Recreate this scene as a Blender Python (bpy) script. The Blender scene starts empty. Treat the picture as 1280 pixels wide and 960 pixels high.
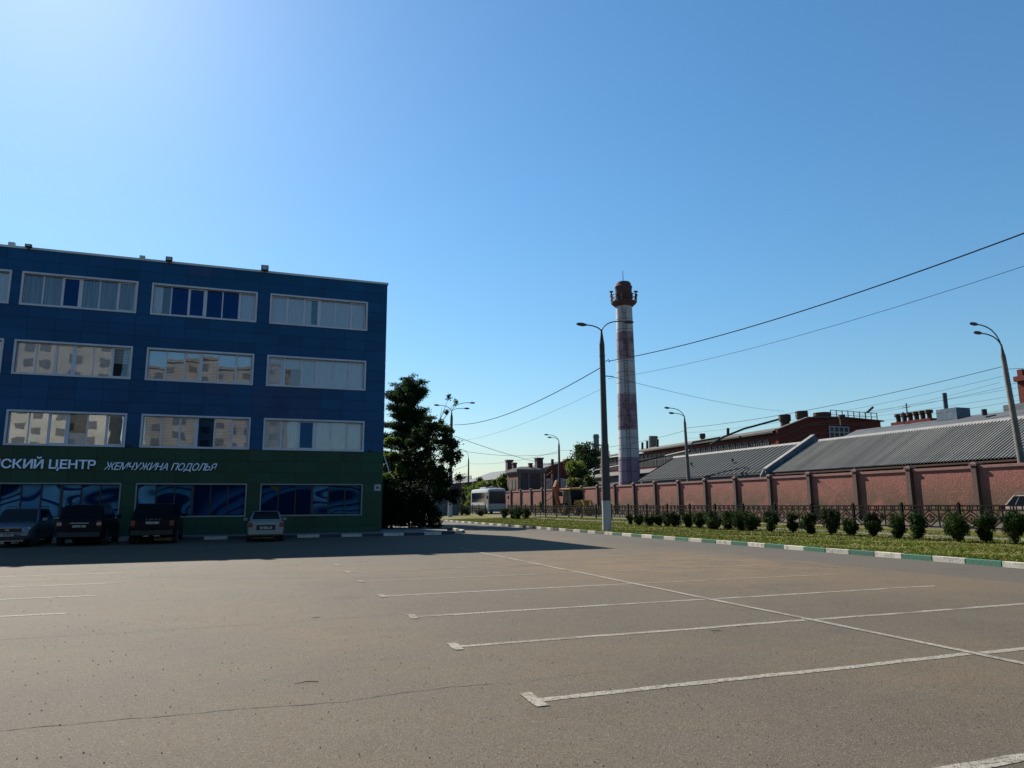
import bpy, bmesh, math, random
import numpy as np
from mathutils import Vector, Matrix
R_ = math.radians
SC = bpy.context.scene
COL = SC.collection
random.seed(7)

# ------------------------------------------------------------------ camera
F = 887.0; TH = math.atan(150/887.0); RO = 0.0057; H = 1.7; PSI = R_(20.025)
_Fw = np.array([math.sin(PSI)*math.cos(TH), math.cos(PSI)*math.cos(TH), math.sin(TH)])
_R0 = np.array([math.cos(PSI), -math.sin(PSI), 0.0]); _U0 = np.cross(_R0, _Fw)
_Rt = math.cos(RO)*_R0 - math.sin(RO)*_U0; _Up = math.cos(RO)*_U0 + math.sin(RO)*_R0
cam_d = bpy.data.cameras.new('camera'); cam = bpy.data.objects.new('camera', cam_d); COL.objects.link(cam)
cam.matrix_world = Matrix(((_Rt[0], _Up[0], -_Fw[0], 0), (_Rt[1], _Up[1], -_Fw[1], 0), (_Rt[2], _Up[2], -_Fw[2], H), (0, 0, 0, 1)))
cam_d.sensor_width = 36; cam_d.lens = 36*F/1280; cam_d.clip_end = 6000; cam_d.clip_start = 0.1
SC.camera = cam
# ------------------------------------------------------------------ light
SUN_EL = R_(38.7); SUN_AZ = R_(-17.1)
w = bpy.data.worlds.new('World'); SC.world = w; w.use_nodes = True
nt = w.node_tree; bgn = nt.nodes['Background']
sky = nt.nodes.new('ShaderNodeTexSky'); sky.sky_type = 'NISHITA'; sky.sun_disc = False
sky.sun_elevation = SUN_EL; sky.sun_rotation = SUN_AZ
sky.altitude = 0; sky.air_density = 1.45; sky.dust_density = 0.35; sky.ozone_density = 9
hs = nt.nodes.new('ShaderNodeHueSaturation'); hs.inputs['Saturation'].default_value = 1.08; hs.inputs['Hue'].default_value = 0.492
nt.links.new(sky.outputs[0], hs.inputs['Color']); nt.links.new(hs.outputs[0], bgn.inputs[0]); bgn.inputs[1].default_value = 0.061
sd = bpy.data.lights.new('sun', 'SUN'); sd.energy = 5.0; sd.angle = R_(0.5); sd.color = (1, 0.93, 0.82)
so = bpy.data.objects.new('sun', sd); COL.objects.link(so)
sdir = Vector((math.sin(SUN_AZ)*math.cos(SUN_EL), math.cos(SUN_AZ)*math.cos(SUN_EL), math.sin(SUN_EL)))
so.rotation_euler = sdir.to_track_quat('Z', 'Y').to_euler(); so.location = (-20, 60, 80)
SC.view_settings.view_transform = 'Standard'; SC.view_settings.look = 'None'
SC.view_settings.exposure = 1.05; SC.view_settings.gamma = 1

# survey helpers: where a sight line from the camera station meets a plane of the site
def ray(x, y): return _Fw + _Rt*(x-640)/F - _Up*(y-480)/F
def G(x, y, z=0): d = ray(x, y); t = (z-H)/d[2]; return (d[0]*t, d[1]*t, z)
def PY(x, y, Y): d = ray(x, y); t = Y/d[1]; return (d[0]*t, Y, H+d[2]*t)
def PX(x, y, X): d = ray(x, y); t = X/d[0]; return (X, d[1]*t, H+d[2]*t)
def AT(x, y, rng): d = ray(x, y); t = rng/math.hypot(d[0], d[1]); return (d[0]*t, d[1]*t, H+d[2]*t)
def tz(X):
    P = [(18.7, .14), (31, .30), (33, .34), (42, .40), (3000, .45)]
    if X <= 18.7: return 0.0
    for (a, za), (b, zb) in zip(P, P[1:]):
        if X <= b: return za+(zb-za)*(X-a)/(b-a)
    return .45

# ------------------------------------------------------------------ materials
ALB = .44   # the phone exposed for the shade; all reflectances sit low together
def sc3(c, k=None): k = ALB if k is None else k; return tuple(x*k for x in c[:3])
def _n(nt, t, **k):
    n = nt.nodes.new(t)
    for a, b in k.items(): setattr(n, a, b)
    return n
def mat(name, col, rough=.8, metal=0, var=.15, scale=2.0, bump=0, bscale=None, col2=None, fac=(.35, .65), coords='pos', spec=.5, rand=0, stretch=None, trans=0, detail=5, alb=None):
    col = sc3(col, alb); col2 = sc3(col2, alb) if col2 else None
    m = bpy.data.materials.new(name); m.use_nodes = True; nt = m.node_tree; L = nt.links.new
    b = nt.nodes['Principled BSDF']; b.inputs['Roughness'].default_value = rough; b.inputs['Metallic'].default_value = metal
    b.inputs['Specular IOR Level'].default_value = spec
    if coords == 'pos': co = _n(nt, 'ShaderNodeNewGeometry').outputs['Position']
    else: co = _n(nt, 'ShaderNodeTexCoord').outputs['Object']
    if stretch:
        mp = _n(nt, 'ShaderNodeMapping'); L(co, mp.inputs[0]); mp.inputs['Scale'].default_value = stretch; co = mp.outputs[0]
    no = _n(nt, 'ShaderNodeTexNoise'); L(co, no.inputs['Vector']); no.inputs['Scale'].default_value = scale; no.inputs['Detail'].default_value = detail
    rp = _n(nt, 'ShaderNodeMapRange'); L(no.outputs[0], rp.inputs[0]); rp.inputs[1].default_value = fac[0]; rp.inputs[2].default_value = fac[1]
    mx = _n(nt, 'ShaderNodeMix', data_type='RGBA'); L(rp.outputs[0], mx.inputs[0])
    c2 = col2 or tuple(c*(1-var*1.6) for c in col)
    mx.inputs[6].default_value = (*col, 1); mx.inputs[7].default_value = (*c2, 1)
    out = mx.outputs[2]
    if rand:
        oi = _n(nt, 'ShaderNodeObjectInfo'); hs = _n(nt, 'ShaderNodeHueSaturation'); L(out, hs.inputs['Color'])
        r2 = _n(nt, 'ShaderNodeMapRange'); L(oi.outputs['Random'], r2.inputs[0]); r2.inputs[3].default_value = 1-rand; r2.inputs[4].default_value = 1+rand
        L(r2.outputs[0], hs.inputs['Value']); out = hs.outputs[0]
    L(out, b.inputs['Base Color'])
    if bump:
        n2 = _n(nt, 'ShaderNodeTexNoise'); L(co, n2.inputs['Vector']); n2.inputs['Scale'].default_value = bscale or scale*4; n2.inputs['Detail'].default_value = 3
        bp = _n(nt, 'ShaderNodeBump'); L(n2.outputs[0], bp.inputs['Height']); bp.inputs['Strength'].default_value = min(1, bump); bp.inputs['Distance'].default_value = .02*max(1, bump)
        L(bp.outputs[0], b.inputs['Normal'])
    if trans:
        tr = _n(nt, 'ShaderNodeBsdfTranslucent'); ms = _n(nt, 'ShaderNodeMixShader'); ms.inputs[0].default_value = trans
        L(out, tr.inputs[0]); L(b.outputs[0], ms.inputs[1]); L(tr.outputs[0], ms.inputs[2]); L(ms.outputs[0], nt.nodes['Material Output'].inputs[0])
    return m

def asphalt(name, col, sand, sand_amt, worn_paint=None, spark=1.0, wear=0):
    col = sc3(col); sand = sc3(sand); worn_paint = sc3(worn_paint) if worn_paint else None
    m = bpy.data.materials.new(name); m.use_nodes = True; nt = m.node_tree; L = nt.links.new; b = nt.nodes['Principled BSDF']
    co = _n(nt, 'ShaderNodeNewGeometry').outputs['Position']
    def noise(s, d=4, r=.6):
        n = _n(nt, 'ShaderNodeTexNoise'); L(co, n.inputs['Vector']); n.inputs['Scale'].default_value = s; n.inputs['Detail'].default_value = d; n.inputs['Roughness'].default_value = r; return n.outputs[0]
    def rng(v, a, c, lo=0, hi=1):
        r = _n(nt, 'ShaderNodeMapRange'); L(v, r.inputs[0]); r.inputs[1].default_value = a; r.inputs[2].default_value = c; r.inputs[3].default_value = lo; r.inputs[4].default_value = hi; return r.outputs[0]
    def mix(f, a, c2):
        x = _n(nt, 'ShaderNodeMix', data_type='RGBA')
        if f is not None: L(f, x.inputs[0])
        for i, v in ((6, a), (7, c2)):
            if isinstance(v, tuple): x.inputs[i].default_value = (*v, 1)
            else: L(v, x.inputs[i])
        return x.outputs[2]
    c = mix(rng(noise(.35, 6), .35, .65), col, tuple(k*.84 for k in col))
    c = mix(rng(noise(.14, 5, .7), .46, .68, 0, sand_amt), c, sand)
    c = mix(rng(noise(2.3, 6, .75), .5, .72, 0, .35), c, tuple(k*.72 for k in col))
    c = mix(rng(noise(.55, 3, .5), .60, .72, 0, .45), c, tuple(k*.62 for k in col))
    c = mix(rng(noise(.9, 4, .6), .45, .7, 0, .35), c, (col[0]*1.12, col[1]*1.0, col[2]*.95)); c = mix(rng(noise(.27, 4, .6), .5, .7, 0, .4), c, (col[0]*.86, col[1]*.93, col[2]*.86))
    sp = _n(nt, 'ShaderNodeTexVoronoi'); L(co, sp.inputs['Vector']); sp.inputs['Scale'].default_value = .42
    c = mix(rng(sp.outputs['Distance'], .17, .05, 0, .45), c, tuple(k*.5 for k in col))
    # blown sand gathers where the bays are little used
    dist = _n(nt, 'ShaderNodeVectorMath', operation='DISTANCE'); L(co, dist.inputs[0]); dist.inputs[1].default_value = (11.5, 17.5, 0)
    dm = _n(nt, 'ShaderNodeMath', operation='MULTIPLY'); L(rng(dist.outputs['Value'], 9, 2, 0, 1), dm.inputs[0]); L(rng(noise(.7, 6, .7), .36, .56, 0, 1.0), dm.inputs[1])
    c = mix(dm.outputs[0], c, sand)
    # stone chippings
    vo = _n(nt, 'ShaderNodeTexVoronoi'); L(co, vo.inputs['Vector']); vo.inputs['Scale'].default_value = 105
    sx = _n(nt, 'ShaderNodeSeparateColor'); L(vo.outputs['Color'], sx.inputs[0])
    c = mix(rng(sx.outputs[0], .82, 1.0, 0, .6*spark), c, sc3((.42, .37, .32)))
    c = mix(rng(sx.outputs[1], .84, .97, 0, .75*spark), c, sc3((.045, .04, .036)))
    c = mix(rng(noise(38, 3, .8), .57, .7, 0, .5), c, tuple(k*.5 for k in col))
    if worn_paint:
        wr = rng(noise(24, 5, .8), .40+wear*.4, .53+wear*.5, .05, 1); w2 = rng(noise(1.3, 3), .30+wear*.4, .50+wear*.6, .25, 1)
        mu = _n(nt, 'ShaderNodeMath', operation='MULTIPLY'); L(wr, mu.inputs[0]); L(w2, mu.inputs[1])
        iv = _n(nt, 'ShaderNodeMath', operation='SUBTRACT'); iv.inputs[0].default_value = 1; L(mu.outputs[0], iv.inputs[1])
        m2 = _n(nt, 'ShaderNodeMath', operation='MULTIPLY'); L(mu.outputs[0], m2.inputs[0]); m2.inputs[1].default_value = .95
        m3 = _n(nt, 'ShaderNodeMath', operation='MULTIPLY'); L(m2.outputs[0], m3.inputs[0]); m3.inputs[1].default_value = 1
        c = mix(m3.outputs[0], c, worn_paint)
    L(c, b.inputs['Base Color']); b.inputs['Roughness'].default_value = .85; b.inputs['Specular IOR Level'].default_value = .15
    bp = _n(nt, 'ShaderNodeBump'); L(vo.outputs['Distance'], bp.inputs['Height']); bp.inputs['Strength'].default_value = .55; bp.inputs['Distance'].default_value = .006
    L(bp.outputs[0], b.inputs['Normal'])
    return m

def brick_mat(name, c1, c2, mortar, dirt, size=(.25, .075), dirtz=1.4, axis='y', dirtamt=.75):
    c1, c2, mortar, dirt = map(sc3, (c1, c2, mortar, dirt))
    m = bpy.data.materials.new(name); m.use_nodes = True; nt = m.node_tree; L = nt.links.new; b = nt.nodes['Principled BSDF']
    co = _n(nt, 'ShaderNodeNewGeometry').outputs['Position']
    s = _n(nt, 'ShaderNodeSeparateXYZ'); L(co, s.inputs[0]); cb = _n(nt, 'ShaderNodeCombineXYZ')
    ad = _n(nt, 'ShaderNodeMath', operation='ADD'); L(s.outputs[0], ad.inputs[0]); L(s.outputs[1], ad.inputs[1])
    L(ad.outputs[0], cb.inputs[0]); L(s.outputs[2], cb.inputs[1])
    br = _n(nt, 'ShaderNodeTexBrick'); L(cb.outputs[0], br.inputs['Vector']); br.inputs['Scale'].default_value = 1
    br.inputs['Brick Width'].default_value = size[0]; br.inputs['Row Height'].default_value = size[1]; br.inputs['Mortar Size'].default_value = .009
    br.inputs['Color1'].default_value = (*c1, 1); br.inputs['Color2'].default_value = (*c2, 1); br.inputs['Mortar'].default_value = (*mortar, 1)
    n = _n(nt, 'ShaderNodeTexNoise'); L(co, n.inputs['Vector']); n.inputs['Scale'].default_value = .8; n.inputs['Detail'].default_value = 6; n.inputs['Roughness'].default_value = .7
    # damp and dirt rising from the foot of the wall, ragged upper edge
    z = _n(nt, 'ShaderNodeMapRange'); L(s.outputs[2], z.inputs[0]); z.inputs[1].default_value = dirtz+1.3; z.inputs[2].default_value = dirtz-.9
    a2 = _n(nt, 'ShaderNodeMath', operation='MULTIPLY'); L(z.outputs[0], a2.inputs[0])
    n3 = _n(nt, 'ShaderNodeMapRange'); L(n.outputs[0], n3.inputs[0]); n3.inputs[1].default_value = .36; n3.inputs[2].default_value = .52; n3.inputs[4].default_value = dirtamt; L(n3.outputs[0], a2.inputs[1])
    mx = _n(nt, 'ShaderNodeMix', data_type='RGBA'); L(a2.outputs[0], mx.inputs[0]); L(br.outputs[0], mx.inputs[6]); mx.inputs[7].default_value = (*dirt, 1)
    n4 = _n(nt, 'ShaderNodeTexNoise'); L(co, n4.inputs['Vector']); n4.inputs['Scale'].default_value = 7; n4.inputs['Detail'].default_value = 5; n4.inputs['Roughness'].default_value = .8
    n5 = _n(nt, 'ShaderNodeMapRange'); L(n4.outputs[0], n5.inputs[0]); n5.inputs[1].default_value = .45; n5.inputs[2].default_value = .7; n5.inputs[4].default_value = .55
    mx2 = _n(nt, 'ShaderNodeMix', data_type='RGBA'); L(n5.outputs[0], mx2.inputs[0]); L(mx.outputs[2], mx2.inputs[6]); mx2.inputs[7].default_value = (*[k*.5 for k in c2], 1)
    L(mx2.outputs[2], b.inputs['Base Color']); b.inputs['Roughness'].default_value = .9; b.inputs['Specular IOR Level'].default_value = .2
    bp = _n(nt, 'ShaderNodeBump'); L(n4.outputs[0], bp.inputs['Height']); bp.inputs['Strength'].default_value = .8; bp.inputs['Distance'].default_value = .07
    bq = _n(nt, 'ShaderNodeBump'); L(br.outputs['Fac'], bq.inputs['Height']); bq.invert = True; bq.inputs['Strength'].default_value = .7; bq.inputs['Distance'].default_value = .012; L(bp.outputs[0], bq.inputs['Normal'])
    L(bq.outputs[0], b.inputs['Normal'])
    return m

def glass(name, tint=(.55, .65, .75), refl=.35, wob=.0, wscale=1.2, rough=.01, gcol=(.9, .95, 1)):
    m = bpy.data.materials.new(name); m.use_nodes = True; nt = m.node_tree; L = nt.links.new
    nt.nodes.remove(nt.nodes['Principled BSDF'])
    t = _n(nt, 'ShaderNodeBsdfTransparent'); t.inputs[0].default_value = (*tint, 1)
    g = _n(nt, 'ShaderNodeBsdfGlossy'); g.inputs['Roughness'].default_value = rough; g.inputs[0].default_value = (*gcol, 1)
    lw = _n(nt, 'ShaderNodeFresnel'); lw.inputs[0].default_value = 1.5
    ad = _n(nt, 'ShaderNodeMath', operation='ADD'); ad.use_clamp = True; L(lw.outputs[0], ad.inputs[0]); ad.inputs[1].default_value = refl-.04
    ms = _n(nt, 'ShaderNodeMixShader'); L(ad.outputs[0], ms.inputs[0]); L(t.outputs[0], ms.inputs[1]); L(g.outputs[0], ms.inputs[2])
    L(ms.outputs[0], nt.nodes['Material Output'].inputs[0])
    if wob:
        co = _n(nt, 'ShaderNodeNewGeometry').outputs['Position']
        n = _n(nt, 'ShaderNodeTexNoise'); L(co, n.inputs['Vector']); n.inputs['Scale'].default_value = wscale; n.inputs['Detail'].default_value = 1.5; n.inputs['Distortion'].default_value = .8
        bp = _n(nt, 'ShaderNodeBump'); L(n.outputs[0], bp.inputs['Height']); bp.inputs['Strength'].default_value = 1; bp.inputs['Distance'].default_value = wob
        L(bp.outputs[0], g.inputs['Normal'])
    return m

def film_mat(name, lo, hi, seed, bands=.36):
    lo = sc3(lo, .8); hi = sc3(hi, .8)
    """printed window film: swooping pale bands on blue"""
    m = bpy.data.materials.new(name); m.use_nodes = True; nt = m.node_tree; L = nt.links.new; b = nt.nodes['Principled BSDF']
    co = _n(nt, 'ShaderNodeNewGeometry').outputs['Position']; mp = _n(nt, 'ShaderNodeMapping'); L(co, mp.inputs[0])
    mp.inputs['Location'].default_value = (seed*3.7, 0, seed*1.3); mp.inputs['Rotation'].default_value = (0, .2*seed, 0)
    mp.inputs['Scale'].default_value = (1, 1, 1.5); wv = _n(nt, 'ShaderNodeTexNoise'); L(mp.outputs[0], wv.inputs['Vector']); wv.inputs['Scale'].default_value = bands; wv.inputs['Distortion'].default_value = .35; wv.inputs['Detail'].default_value = .15
    cr = _n(nt, 'ShaderNodeValToRGB'); L(wv.outputs[0], cr.inputs[0]); e = cr.color_ramp; e.interpolation = 'LINEAR'
    e.elements[0].color = (*lo, 1); e.elements[0].position = .36; e.elements[1].color = (*lo, 1); e.elements[1].position = .70
    for p_, c_ in ((.385, hi), (.44, [h*.8 for h in hi]), (.455, [l*1.5 for l in lo]), (.475, [l*1.8 for l in lo]), (.485, hi), (.55, [h*.7 for h in hi]), (.575, lo), (.60, [l*1.4 for l in lo]), (.62, [h*.9 for h in hi])):
        q_ = e.elements.new(p_); q_.color = (*c_, 1)
    L(cr.outputs[0], b.inputs['Base Color']); b.inputs['Roughness'].default_value = .6; b.inputs['Specular IOR Level'].default_value = .08
    return m

M = {}
def mk(k, *a, **kw): M[k] = mat(k, *a, **kw); return M[k]
M['asphalt'] = asphalt('lot_asphalt', (.182, .154, .114), (.285, .195, .11), .7)
M['faint'] = asphalt('faded_line_paint', (.182, .154, .114), (.285, .195, .11), .5, worn_paint=(.50, .46, .38), wear=.06)
M['road'] = asphalt('road_asphalt', (.166, .145, .114), (.20, .165, .13), .3, spark=.6)
M['paint'] = asphalt('worn_line_paint', (.182, .154, .114), (.285, .195, .11), .5, worn_paint=(.58, .54, .46))
mk('crack', (.055, .048, .042), .95, scale=6)
mk('joint', (.13, .115, .10), .95, scale=3)
mk('grass', (.095, .11, .016), .95, scale=1.9, col2=(.19, .155, .06), bump=1, bscale=30, detail=9, fac=(.38, .62), alb=.72, spec=.1)
mk('blade', (.095, .15, .012), .85, scale=.9, col2=(.15, .14, .03), trans=.25, fac=(.3, .7), alb=.8, spec=.1)
mk('dirt', (.22, .19, .15), .95, scale=1.2, col2=(.13, .115, .08), bump=1, bscale=12)
mk('farground', (.12, .11, .07), .95, scale=.1, col2=(.07, .085, .03))
mk('kerb_white', (.74, .70, .60), .8, scale=5, col2=(.36, .33, .28), fac=(.5, .72), bump=.5, coords='pos', rand=.14, alb=.55)
mk('kerb_green', (.045, .24, .155), .7, scale=5, col2=(.10, .20, .15), fac=(.5, .72), bump=.5, rand=.15)
mk('kerb_grey', (.19, .19, .17), .85, scale=5, col2=(.10, .12, .10), rand=.15, bump=.5)
mk('kerb_blue', (.06, .075, .10), .8, scale=5, rand=.1)
mk('pavement', (.26, .25, .23), .9, scale=1.5, bump=.6)
mk('tile_blue', (.009, .135, .34), .34, scale=.5, col2=(.011, .115, .29), rand=.12, bump=.05, bscale=1.2, spec=.12)
mk('tile_blue2', (.050, .125, .31), .36, scale=.6, rand=.08, bump=.05, bscale=1.2, spec=.12)
mk('tile_green', (.030, .125, .080), .34, scale=.5, col2=(.045, .11, .070), rand=.14, bump=.05, bscale=1.2, spec=.12)
mk('tile_green2', (.045, .105, .08), .36, scale=.5, rand=.1, bump=.05, bscale=1.2, spec=.12)
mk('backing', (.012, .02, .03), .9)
mk('alu', (.62, .64, .72), .5, .0, scale=1.5, var=.08, alb=.75, spec=.2)
mk('alu_shop', (.40, .44, .42), .5, scale=1.5, var=.08, alb=.5, spec=.15)
mk('pvc', (.66, .68, .76), .5, scale=2, var=.06, alb=.75, spec=.2)
mk('darkframe', (.02, .03, .05), .5)
mk('cap', (.62, .66, .66), .6, 0, scale=.7, alb=.8)
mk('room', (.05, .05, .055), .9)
mk('curtain', (.72, .74, .74), .9, scale=6, var=.16, stretch=(6, 1, .3), alb=.8)
mk('blindv', (.30, .32, .42), .8, scale=9, var=.5, stretch=(2.2, 1, .05), detail=1, fac=(.45, .55))
mk('blindh', (.66, .66, .64), .8, scale=3, var=.1, alb=.8)
mk('paper', (.50, .33, .24), .9, scale=3, var=.2, alb=.6)
mk('foil', (.50, .46, .38), .22, .85, scale=2.0, var=.4, bump=1, bscale=2.5)
mk('letter', (.74, .80, .98), .5, var=.03, alb=1)
mk('white', (.75, .75, .73), .6, scale=3, var=.1)
mk('black', (.012, .012, .014), .6)
mk('rubber', (.02, .02, .02), .85)
mk('chrome', (.6, .6, .6), .25, .9, var=.02)
mk('rim', (.35, .36, .37), .4, .6, coords='obj')
mk('redlight', (.30, .012, .01), .25, var=.05)
mk('clearlight', (.55, .56, .58), .15, .3, var=.05)
mk('plate', (.62, .62, .60), .5, scale=18, col2=(.2, .2, .2), fac=(.5, .6), stretch=(1, 1, .3))
mk('paint_bluegrey', (.17, .25, .34), .28, .45, coords='obj', var=.05, spec=.6)
mk('paint_black', (.010, .011, .014), .3, 0, coords='obj', var=.02, spec=.08)
mk('paint_darkblue', (.014, .016, .024), .3, 0, coords='obj', var=.02, spec=.08)
mk('paint_silver', (.46, .45, .42), .4, .3, coords='obj', var=.04)
mk('paint_beige', (.30, .25, .20), .55, 0, coords='obj', var=.06, scale=4, spec=.12)
mk('carglass', (.008, .010, .014), .12, var=.02, spec=.1)
mk('trim', (.03, .03, .032), .7)
mk('concrete', (.30, .28, .25), .9, scale=2.5, bump=.6, col2=(.20, .19, .17))
mk('concrete_dark', (.12, .115, .11), .9, scale=2.5, bump=.6)
mk('concrete_blue', (.26, .29, .31), .9, scale=1.5, bump=.6)
mk('steel', (.07, .075, .08), .7, 0, var=.2)
mk('wire', (.012, .013, .015), .9, spec=.05)
mk('lamp', (.10, .10, .11), .5, .3)
mk('iron', (.016, .013, .012), .75, 0, scale=6, spec=.1)
M['wallbrick'] = brick_mat('wall_brick', (.66, .26, .21), (.54, .20, .16), (.50, .28, .23), (.185, .15, .085), dirtz=2.1, dirtamt=1.0)
M['darkbrick'] = brick_mat('factory_brick', (.38, .075, .05), (.29, .055, .04), (.24, .12, .09), (.16, .07, .05), dirtz=2, dirtamt=.4)
M['tanbrick'] = brick_mat('gatehouse_brick', (.36, .17, .11), (.28, .12, .08), (.25, .19, .15), (.2, .14, .1), dirtz=4, dirtamt=.5)
mk('coping', (.46, .22, .19), .85, scale=3, bump=.6)
mk('pilaster', (.20, .105, .085), .9, scale=3, bump=.7, col2=(.14, .09, .07))  # shade of the pilasters' turned side put into the base colour
mk('roofgrey', (.46, .44, .38), .7, 0, scale=.7, col2=(.26, .25, .22), stretch=(.12, 1.6, .12), bump=.2, fac=(.3, .7), spec=.3)
mk('roofslate', (.060, .075, .085), .8, 0, scale=.7, col2=(.05, .062, .07), stretch=(.12, 1.2, .12), spec=.15)
mk('roofold', (.175, .16, .135), .85, scale=.8, col2=(.11, .10, .085), stretch=(.2, 1, .2))
mk('roofblue', (.12, .145, .17), .8, 0, scale=.5, spec=.3)
mk('flash', (.40, .40, .39), .8, 0, scale=1.5)
mk('bluewall', (.11, .20, .28), .7, scale=2, col2=(.35, .42, .46), fac=(.55, .7))
mk('rust', (.12, .05, .03), .85, scale=3)
mk('redroof', (.25, .09, .07), .8)
mk('chim_white', (.84, .82, .83), .85, scale=1.3, col2=(.62, .56, .58), fac=(.45, .75), bump=.8, bscale=3, stretch=(1, 1, .35))
mk('chim_red', (.32, .15, .20), .85, scale=1.2, col2=(.56, .46, .50), fac=(.42, .66), bump=.8, bscale=3, stretch=(1, 1, .5))
mk('chim_pink', (.42, .26, .38), .85, scale=1.2, col2=(.50, .42, .48), fac=(.38, .7), bump=.8, bscale=3, stretch=(1, 1, .5))
mk('chim_top', (.19, .09, .095), .9, scale=2, bump=.6)
mk('bark', (.09, .07, .05), .95, scale=6, bump=.8)
mk('leaf_dark', (.020, .042, .016), .8, scale=.8, col2=(.032, .06, .018), trans=.15, alb=.45, spec=.15)
mk('leaf_mid', (.050, .098, .022), .7, scale=.8, col2=(.028, .062, .015), trans=.35, alb=.65, spec=.2)
mk('leaf_light', (.15, .20, .022), .7, scale=.8, col2=(.07, .11, .02), trans=.45, alb=.9, spec=.2)
mk('leaf_thuja', (.012, .024, .012), .85, scale=1.5, col2=(.02, .036, .014), trans=.05, alb=.4, spec=.1)
mk('leaf_shrub', (.026, .056, .012), .8, scale=2.5, col2=(.06, .10, .018), trans=.22, alb=.65, spec=.15)
mk('yellow', (.80, .42, .02), .6, coords='obj', var=.2, scale=4, alb=.42)
mk('orange', (.85, .17, .01), .6, coords='obj', var=.2, scale=4, alb=.42)
mk('bus_white', (.66, .67, .67), .35, coords='obj', var=.05)
mk('bus_glass', (.012, .018, .05), .12, var=.02, spec=.25)
mk('cream', (.44, .42, .38), .85, scale=.3, var=.15)
mk('beigeblock', (.36, .33, .30), .85, scale=.3, var=.2)
mk('winblock', (.09, .10, .11), .3, var=.05)
mk('rubble', (.16, .13, .10), .9, scale=9, var=.4)
M['glass'] = glass('window_glass', (.9, .92, .95), refl=.055, wob=.0015, wscale=.8)
M['glass2'] = glass('window_glass_wavy', (.85, .87, .9), refl=.13, wob=.0026, wscale=.55)
M['glass3'] = glass('window_glass_bright', (.85, .85, .85), refl=.34, wob=.003, wscale=.5)
M['glassdark'] = glass('window_glass_sky_blue', (.15, .3, .6), refl=.14, wob=.001, wscale=.8, gcol=(.05, .15, .32))  # deep blue sky reflection put into the tint and gloss colour
M['glassgf'] = glass('ground_floor_glass', (.8, .85, .9), refl=-.05, wob=.001, wscale=.8)
BLU = (.008, .035, .11)
M['film1'] = film_mat('window_film_waves', BLU, (.40, .78, .95), 1.0)
M['film2'] = film_mat('window_film_swirls', BLU, (.26, .56, .76), 2.1)
M['film3'] = film_mat('window_film_arcs', (.006, .03, .10), (.04, .20, .42), 3.3, .24)
M['film4'] = film_mat('window_film_fish', (.006, .03, .09), (.08, .34, .50), 4.4)

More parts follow.
